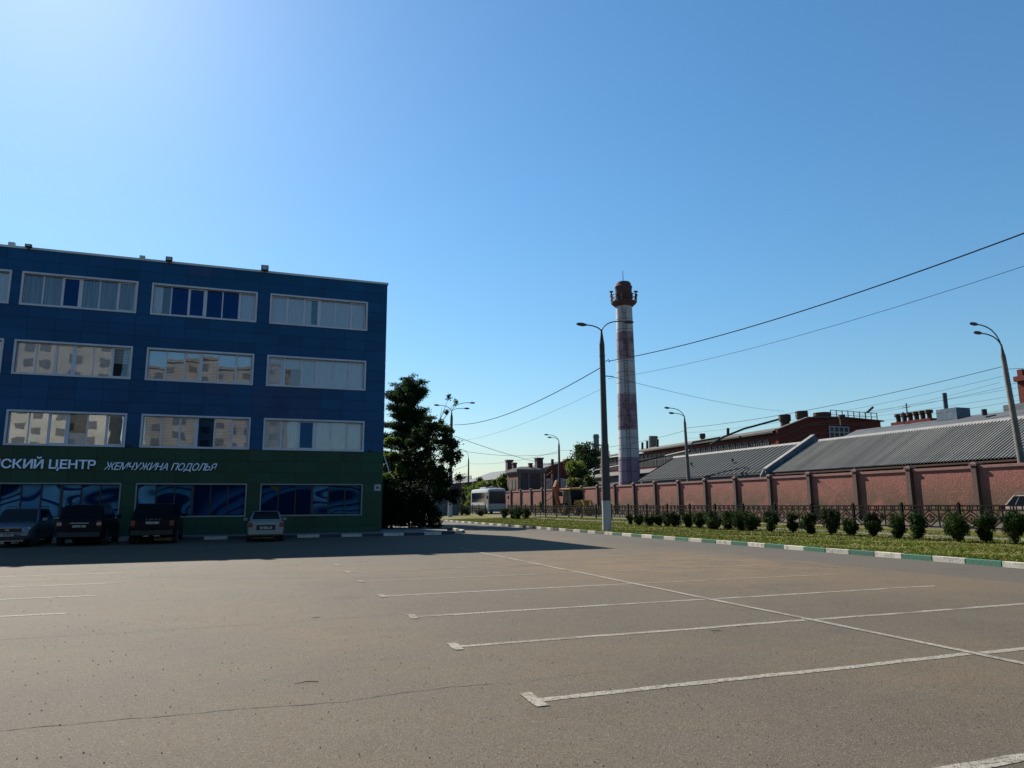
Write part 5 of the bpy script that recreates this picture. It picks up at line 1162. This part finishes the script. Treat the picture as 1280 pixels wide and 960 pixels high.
b = MB(); k0_, k1_ = gp(1084, 515.5), gp(1091, 509); b.tube([(k0_[0], YG+.3, k0_[2]-1.5), (k0_[0], YG+.3, k0_[2])], .05, 5); b.tube([k0_, k1_], .17, 6); b.build('roof_spotlight', 'lamp', FA, FOo)
b = MB(); p = [PX(888, 556, 60), PX(905, 546, 62), PX(930, 536, 64), PX(974, 524, 69)]; b.tube(p, .16, 6); o = b.build('pipeline', 'steel', origin=p[0]); tag(o, 'dark duct climbing the hall roof to the left exhaust drum', 'pipe')
for k, (xx, y1_, y2_) in enumerate(((803, 553, 560), (809, 551, 559), (822, 549, 557), (910, 535, 543))):
    a_, t_ = PX(xx, y2_+2, 68), PX(xx, y1_, 68); b = MB(); b.tube([a_, t_], .22, 8); b.build('flue', 'black', FA, FOo)
a_, t_ = PX(816.5, 560, 72), PX(816.5, 545, 72); b = MB(); b.tube([a_, t_], .85, 14); b.build('flue', 'concrete', FA, FOo)

# brick tower at right edge
tX = 70; ta = PX(1275, 507, tX); tb = PX(1271.5, 477, tX)
TW = empty('brick_tower', (tX, ta[1], .4), 'red brick stack with corbelled top cut by the right edge of the picture', 'tower'); TO = (tX, ta[1], .4)
b = MB(); yb2 = ta[1]; b.box(tX, tX+2.4, yb2-2.6, yb2, .35, tb[2]); b.build('shaft', 'darkbrick', TW, TO)
b = MB(); b.box(tX-.2, tX+2.6, yb2-2.8, yb2+.2, tb[2], tb[2]+.5); b.build('corbel', 'darkbrick', TW, TO)
for k in range(3): b = MB(); b.box(tX, tX+.6, yb2-.1-k*1.05-.5, yb2-.1-k*1.05, tb[2]+.5, tb[2]+1.15); b.build('merlon', 'darkbrick', TW, TO)

# ------------------------------------------------------------------ chimney
CR = 108; cb = AT(787.5, 612, CR); ct = AT(780.5, 353, CR)
cx, cy = cb[0], cb[1]; zy = lambda y: AT(784, y, CR)[2]; dC = CR*math.cos(math.atan(144/887))
CH = empty('factory_chimney', (cx, cy, .4), 'tall round brick chimney with faded red and white bands and a top gallery', 'chimney'); CO = (cx, cy, .4)
rad = lambda z: (27.6/2*dC/887)+(20.6/2-27.6/2)*dC/887*(z/zy(383))
zt_ = zy(353)
bands = [(zy(572), 'chim_pink', .4), (zy(538), 'chim_white', zy(572)), (zy(494), 'chim_red', zy(538)), (zy(450), 'chim_white', zy(494)), (zy(416), 'chim_red', zy(450)), (zy(381), 'chim_white', zy(416)), (zy(374), 'chim_top', zy(381))]
cxt = AT(781, 383, CR)
sh = lambda z: (cx+(0)*z, cy)
for ztop, m_, zbot in bands:
    b = MB(); b.lathe((cx, cy, 0), [(zbot, rad(zbot)), (ztop, rad(ztop))], 40); b.build('shaft_band', m_, CH, CO, smooth=True)
b = MB(); r_ = rad(zy(383)); z0_ = zy(374); hh = zt_-z0_
b.lathe((cx, cy, 0), [(z0_, r_*1.02), (z0_+hh*.25, r_*1.04), (z0_+hh*.62, r_*1.04), (z0_+hh*.66, r_*1.10), (z0_+hh*.74, r_*1.10), (z0_+hh*.78, r_*.98), (z0_+hh*.94, r_*.92), (z0_+hh, r_*.80)], 32); b.build('chimney_head', 'chim_top', CH, CO, smooth=True)
b = MB(); zg = zy(379)
b.lathe((cx, cy, 0), [(zg-.6, r_*1.05), (zg-.1, r_*1.5), (zg, r_*1.58), (zg+.15, r_*1.58)], 28); b.build('gallery', 'chim_top', CH, CO)
b = MB()
for k in range(14):
    an = k*2*math.pi/14; x, y = cx+r_*1.58*math.cos(an), cy+r_*1.58*math.sin(an); an2 = (k+1)*2*math.pi/14; x2, y2 = cx+r_*1.58*math.cos(an2), cy+r_*1.58*math.sin(an2)
    b.box(x-.06, x+.06, y-.06, y+.06, zg+.22, zg+1.2)
    for dz in (.7, 1.15): b.bar((x, y, zg+dz), (x2, y2, zg+dz), .08)
b.build('gallery_railing', 'rust', CH, CO)
b = MB()
for sgn in (-1, 1):
    p = Vector((cx, cy, zg))+Vector((math.cos(R_(-20)), math.sin(R_(-20)), 0))*sgn*r_*1.55; b.box(p.x-.1, p.x+.1, p.y-.1, p.y+.1, zg+.2, zg+1.8); b.box(p.x-.28, p.x+.28, p.y-.15, p.y+.15, zg+1.8, zg+1.98); b.box(p.x-.18, p.x+.18, p.y-.15, p.y+.15, zg+1.1, zg+1.45)
b.build('warning_light', 'steel', CH, CO)
b = MB(); b.tube([(cx, cy, zt_), (cx, cy, zt_+1.9)], .045, 5); b.build('lightning_rod', 'steel', CH, CO)
dirc = Vector((-cx, -cy, 0)).normalized(); sd_ = Vector((-dirc.y, dirc.x, 0)); b = MB(); n = 62
for k in range(n):
    z = 4+(zg-5)*k/n; r = rad(z)+.2; c = Vector((cx, cy, z))+dirc*r
    b.bar(c-sd_*.25, c+sd_*.25, .035)
    if k % 2 == 0:
        for a0_, a1_ in ((-90, -30), (-30, 30), (30, 90)):
            f_ = lambda a_: c+dirc*(.42*math.cos(R_(a_)))+sd_*(.32*math.sin(R_(a_))); b.bar(f_(a0_), f_(a1_), .035)
for s in (-1, 1): 
    z0_, z1_ = 4, zg-1; b.bar(Vector((cx, cy, z0_))+dirc*(rad(z0_)+.2)+sd_*.25*s, Vector((cx, cy, z1_))+dirc*(rad(z1_)+.2)+sd_*.25*s, .05)
b.build('ladder', 'rust', CH, CO)
b = MB()
for k in range(17):
    z = 3+k*(zg-4)/17; r = rad(z)+.015; b = MB(); b.lathe((cx, cy, z), [(0, r), (.05, r)], 40); b.build('iron_hoop', 'rust', CH, CO)
# far thin chimney and dark vent above the trees
for x0_, yt, rg, r, m_, lab, nm in ((745, 543, 240, .95, 'concrete_blue', 'distant slim pale chimney just left of the near lamp post', 'distant_chimney'), (723.5, 556, 200, .9, 'steel', 'distant dark chimney pipe poking out above the trees', 'distant_chimney')):
    a_ = AT(x0_, yt, rg); root = empty(nm, (a_[0], a_[1], .4), lab, 'chimney'); b = MB(); b.lathe((a_[0], a_[1], 0), [(.4, r*1.15), (a_[2]-1.2, r), (a_[2]-1.2, r*1.12), (a_[2]-.6, r*1.12), (a_[2]-.6, r*1.0), (a_[2], r)], 16); b.build('shaft', m_, root, (a_[0], a_[1], .4), smooth=True)

# ------------------------------------------------------------------ gatehouse, red gabled hall, ivy house and the rest at left
HXg = 44.5
g1_ = PX(634, 590, HXg); g2_ = PX(647.5, 590, HXg); Yn = g2_[1]; Yf = g1_[1]; top_z = PX(647.5, 589.5, HXg)[2]; xr = PY(681, 600, Yn)[0]
GH = empty('gatehouse', ((HXg+xr)/2, Yn, .4), 'tan brick gatehouse with two chimney stacks and a dark red gate behind the wall', 'building'); HO = ((HXg+xr)/2, Yn, .4)
b = MB(); b.box(HXg, HXg+.4, Yn+.41, Yf, .35, top_z); b.box(HXg, xr, Yn, Yn+.4, .35, top_z); b.box(xr-.4, xr, Yn+.41, Yf, .35, top_z); b.box(HXg+.41, xr-.41, Yf-.4, Yf, .35, top_z); b.build('wall', 'tanbrick', GH, HO)
b = MB(); b.box(HXg-.35, xr+.35, Yn-.35, Yf+.2, top_z, top_z+.45); b.box(HXg-.15, xr+.15, Yn-.15, Yf, top_z-.3, top_z-.001); b.build('cornice', 'concrete', GH, HO)
b = MB(); zc = top_z+.45; b.add([(HXg-.2, Yn-.2, zc), (xr+.2, Yn-.2, zc), (xr+.2, Yf, zc), (HXg-.2, Yf, zc), ((HXg+xr)/2-1, (Yn+Yf)/2, zc+.6), ((HXg+xr)/2+1, (Yn+Yf)/2, zc+.6)], [(0, 1, 5, 4), (1, 2, 5), (2, 3, 4, 5), (3, 0, 4)]); b.build('roof', 'roofslate', GH, HO)
for px_, yt, w_ in ((636.5, 576.5, .55), (643, 580, .35), (673.5, 574, .6), (663, 580.5, .3)):
    X = HXg+.9 if px_ < 650 else None
    p = PX(px_, yt, HXg+.9) if X else PY(px_, yt, Yn+2); b = MB(); b.box(p[0]-w_, p[0]+w_, p[1]-w_, p[1]+w_, top_z+.2, p[2]); b.box(p[0]-w_*1.2, p[0]+w_*1.2, p[1]-w_*1.2, p[1]+w_*1.2, p[2], p[2]+.25); b.build('chimney_stack', 'chim_top', GH, HO)
for px0_, px1_, yt, yb2, m_, nm in ((662, 674, 596, 611, 'chim_top', 'gate'), (652, 659, 598, 611, 'winblock', 'window')):
    a_, c_ = PY(px0_, yt, Yn), PY(px1_, yb2, Yn); b = MB(); b.box(a_[0], c_[0], Yn-.08, Yn-.001, c_[2]-1.5, a_[2]); b.build(nm, m_, GH, HO)
b = MB()
for px_ in (649.5, 661, 676): p = PY(px_, 600, Yn); b.box(p[0]-.22, p[0]+.22, Yn-.14, Yn-.001, .4, top_z-.31)
b.build('pilaster', 'concrete', GH, HO)
for k in range(2):
    y = Yn+1.4+k*(Yf-Yn-2)*.45; b = MB(); b.box(HXg-.06, HXg-.001, y, y+1.1, 4.2, 6.0); b.build('window', 'winblock', GH, HO)
# red gabled hall to the right
Yh = Yn+14
hp = lambda x, y: PY(x, y, Yh)
RG = empty('gabled_brick_hall', (hp(700, 600)[0], Yh, .4), 'dark red brick hall with a shallow gable and open shed between gatehouse and trees', 'building'); RO_ = (hp(700, 600)[0], Yh, .4)
fr_ = [hp(678, 612), hp(722, 612), hp(722, 584), hp(706, 576.5), hp(678, 587)]
b = MB(); b.add([*fr_, *[(x, y+.5, z) for x, y, z in fr_]], [(0, 1, 2, 3, 4), (9, 8, 7, 6, 5), (2, 3, 8, 7), (3, 4, 9, 8), (1, 2, 7, 6), (0, 4, 9, 5)]); b.build('gable_wall', 'darkbrick', RG, RO_)
b = MB(); p3, p4, p2 = Vector(fr_[3]), Vector(fr_[4]), Vector(fr_[2]); D = Vector((0, 26, 0)); U_ = Vector((0, -.3, .12))
b.add([p4+U_, p3+U_, p3+D, p4+D, p2+U_, p2+D], [(0, 1, 2, 3), (1, 4, 5, 2)]); b.build('roof', 'roofslate', RG, RO_)
p = hp(714, 573.5); b = MB(); b.box(p[0]-.9, p[0]+.9, Yh+.6, Yh+2.2, p[2]-3, p[2]); b.build('chimney_stack', 'darkbrick', RG, RO_)
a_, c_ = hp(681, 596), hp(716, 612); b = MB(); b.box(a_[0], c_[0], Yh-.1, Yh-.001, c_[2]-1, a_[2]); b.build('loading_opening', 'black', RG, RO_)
for k, (xx, w_, m_) in enumerate(((684, 1.2, 'white'), (697, 1.4, 'white'), (709, 1.0, 'concrete_blue'))):
    p = hp(xx, 604); b = MB(); b.box(p[0]-w_, p[0]+w_, Yh-2, Yh-.6, .4, p[2]); b.box(p[0]-w_*.6, p[0]+w_*.6, Yh-1.9, Yh-.7, p[2], p[2]+.9); o = b.build('yard_container', m_, origin=(p[0], Yh-1.3, .4)); tag(o, ['white goods stacked in the yard right of the gatehouse', 'white stacked goods behind the slim lamp post', 'grey stacked goods left of the leafy tree'][k], 'crate')
# dark posts by the hall
p = AT(690.5, 574, 118); b = MB(); b.tube([(p[0], p[1], .4), p], [.3, .25], 8); o = b.build('steel_pole', 'rust', origin=(p[0], p[1], .4)); tag(o, 'dark rusty steel pole just left of the slim lamp post', 'pole')
b = MB(); pc = AT(686, 592, 104)
for dx in (-.6, .6):
    b.box(pc[0]+dx-.12, pc[0]+dx+.12, pc[1]-.12, pc[1]+.12, .4, pc[2]); 
for k in range(6): b.bar((pc[0]-.6, pc[1], 2+k*.9), (pc[0]+.6, pc[1], 2.8+k*.9), .1)
o = b.build('lattice_tower', 'tanbrick', origin=(pc[0], pc[1], .4)); tag(o, 'small tan lattice tower behind the wall beside the gatehouse', 'tower')

# ivy covered hall with a grey roof, behind the coach
IV = empty('ivy_hall', AT(605, 612, 150)[:2]+(.4,), 'old hall with a light grey pitched roof and ivy on its wall, behind the coach', 'building'); IO = tuple(IV.location)
ra = 165; e0, e1 = PX(588, 602.5, 50), PX(636, 597, 50); Ya, Yb_ = e1[1], e0[1]; rdg = PY(613, 589.5, Yb_)
rx = 58; r0_, r1_ = PX(613, 589.5, rx), PX(637, 588.5, rx)
b = MB(); ez_ = (e0[2]+e1[2])/2; rz_ = (r0_[2]+r1_[2])/2
Yb3 = max(Yb_, r0_[1])
b.add([(50, Ya-6, ez_), (50, Yb3, ez_), (rx, Yb3, rz_), (rx, Ya-6, rz_), (66, Yb3, ez_), (66, Ya-6, ez_)], [(0, 3, 2, 1), (3, 5, 4, 2)]); b.build('roof', 'roofblue', IV, IO)
b = MB(); b.box(50.3, 50.7, Ya-5.8, Yb3-.2, .35, ez_-.05); b.add([(50.3, Yb3-.2, .35), (65.7, Yb3-.2, .35), (65.7, Yb3-.2, ez_), (rx, Yb3-.2, rz_-.1), (50.3, Yb3-.2, ez_)], [(0, 1, 2, 3, 4)]); b.add([(50.3, Ya-5.8, .35), (65.7, Ya-5.8, .35), (65.7, Ya-5.8, ez_), (rx, Ya-5.8, rz_-.1), (50.3, Ya-5.8, ez_)], [(4, 3, 2, 1, 0)]); b.build('wall', 'tanbrick', IV, IO)
bl = []; rs = random.Random(4)
for k in range(110): bl.append((49.9, Ya-5+rs.random()*(Yb3-Ya+3), .8+rs.random()*(ez_-1.2), .45, 1.0, .7))
leaf_mesh('ivy', bl, 12000, .30, ['leaf_mid', 'leaf_light', 'leaf_dark'], 33, IV, IO)
# lower grey roof further left
a_ = AT(590, 607, 200); IW = empty('low_grey_building', (a_[0], a_[1], .4), 'low building with a flat grey roof and dark red wall left of the ivy hall', 'building'); O = (a_[0], a_[1], .4)
pL, pR = AT(548, 607, 205), AT(588, 601, 205)
b = MB(); z = pL[2]; b.add([(pL[0], pL[1], z), (pR[0], pR[1], z+1.2), (pR[0]+4, pR[1]+12, z+3.4), (pL[0]+4, pL[1]+12, z+2.2)], [(0, 1, 2, 3)]); b.build('roof', 'roofblue', IW, O)
b = MB(); b.hexa([(pL[0], pL[1]+.4, .4), (pR[0], pR[1]+.4, .4), (pR[0]+4, pR[1]+12, .4), (pL[0]+4, pL[1]+12, .4), (pL[0], pL[1]+.4, z-.1), (pR[0], pR[1]+.4, z+1.1), (pR[0]+4, pR[1]+12, z+3.2), (pL[0]+4, pL[1]+12, z+2.0)]); b.build('wall', 'chim_top', IW, O)
# red roofed house far left
a_, c_ = AT(537, 604.5, 230), AT(560, 604.5, 230); ap = AT(547, 598, 232); HS = empty('red_roofed_house', (a_[0], a_[1], .4), 'distant house with a dull red hipped roof peeking out right of the tree', 'building'); O = (a_[0], a_[1], .4)
b = MB(); b.add([a_, c_, (c_[0]+3, c_[1]+10, c_[2]), (a_[0]+3, a_[1]+10, a_[2]), (ap[0]+1.5, ap[1]+5, ap[2])], [(0, 1, 4), (1, 2, 4), (2, 3, 4), (3, 0, 4)]); b.build('roof', 'redroof', HS, O)
b = MB(); b.hexa([(a_[0]+.5, a_[1]+.5, .3), (c_[0]-.5, c_[1]+.5, .3), (c_[0]+2.5, c_[1]+9, .3), (a_[0]+3.5, a_[1]+9, .3), (a_[0]+.5, a_[1]+.5, a_[2]), (c_[0]-.5, c_[1]+.5, a_[2]), (c_[0]+2.5, c_[1]+9, a_[2]), (a_[0]+3.5, a_[1]+9, a_[2])]); b.build('wall', 'darkbrick', HS, O)
# grey concrete wall at the far end of the verge
CW = empty('concrete_wall', (22, 94, .2), 'grey concrete slab wall behind the three-armed lamp post at the far end of the verge', 'wall'); O = (22, 94, .2)
cw0, cw1 = PY(536, 630, 93)[0], PY(574, 630, 94)[0]; hz = PY(570, 616.5, 94)[2]; hz2 = PY(550, 621, 94)[2]; nsl = 5
for k in range(nsl):
    x0 = cw0+(cw1-cw0)*k/nsl; x1 = cw0+(cw1-cw0)*(k+1)/nsl; b = MB(); b.box(x0+.03, x1-.03, 94, 94.18, .05, hz2 if k < 3 else hz); b.build('slab', 'concrete_blue', CW, O, bevel=.02)
    b = MB(); b.box(x0-.08, x0+.03, 93.9, 94.25, .05, (hz2 if k < 3 else hz)+.1); b.build('wall_post', 'concrete', CW, O)

# trees by the chimney and odd greenery
broadleaf('tree', AT(735, 612, 190)[:2]+(.4,), AT(735, 553, 190)[2], 7.4, 'tall dark green tree standing beyond the factory roofs left of the chimney', ['leaf_mid', 'leaf_dark', 'leaf_mid'], 9000, .42, 41, 40, .2)
broadleaf('tree', AT(727, 612, 118)[:2]+(.4,), AT(727, 581, 118)[2], 3.6, 'rounder lighter green tree just behind the brick wall, right of the digger', ['leaf_light', 'leaf_mid', 'leaf_mid'], 8000, .26, 42, 30, .12)
broadleaf('tree', AT(629, 612, 135)[:2]+(.4,), 7.0, 2.4, 'bushy green tree squeezed between ivy hall and gatehouse', ['leaf_light', 'leaf_mid'], 4500, .28, 43, 20, .1)
broadleaf('tree', AT(604, 612, 132)[:2]+(.4,), 6.2, 3.4, 'low yellowish green tree behind the roof of the coach', ['leaf_light', 'leaf_mid'], 4500, .28, 44, 20, .1)
broadleaf('tree', AT(548, 612, 120)[:2]+(.1,), 4.2, 2.4, 'dull green small tree above the left end of the concrete wall', ['leaf_dark', 'leaf_mid'], 4000, .25, 45, 20, .1)
broadleaf('tree', AT(537, 612, 128)[:2]+(.1,), 4.8, 2.6, 'dull green small tree half hidden behind the open-crowned tree', ['leaf_dark', 'leaf_mid'], 4000, .25, 46, 20, .1)

# ------------------------------------------------------------------ apartment blocks across the lot, seen in the office windows
def block(x0, x1, y1, h, m, floors, cols, label):
    O = ((x0+x1)/2, y1, 0); root = empty('apartment_block', O, label, 'building')
    b = MB(); b.box(x0, x1, y1-14, y1, -.02, h); b.build('wall', m, root, O)
    b = MB(); b.box(x0-.3, x1+.3, y1-14.3, y1+.3, h, h+.6); b.build('roof', 'concrete', root, O)
    b = MB(); b.box(0, 1.7, 0, .06, 0, 1.5); o = b.build('window', 'winblock', root); me = o.data; bpy.data.objects.remove(o)
    for f_ in range(floors):
        for c_ in range(cols):
            place('window', me, root, (x0+(x1-x0)*(c_+.35)/cols-O[0], 0.001, .9+f_*h/floors))
block(-62, -26, -72, 37, 'cream', 12, 9, 'cream apartment block reflected in the left-hand office windows')
block(-21, 6, -86, 33, 'beigeblock', 10, 7, 'beige apartment block reflected in the middle office windows')
block(40, 75, -95, 19, 'cream', 6, 9, 'cream apartment block behind the viewer to the right of the parking lot')
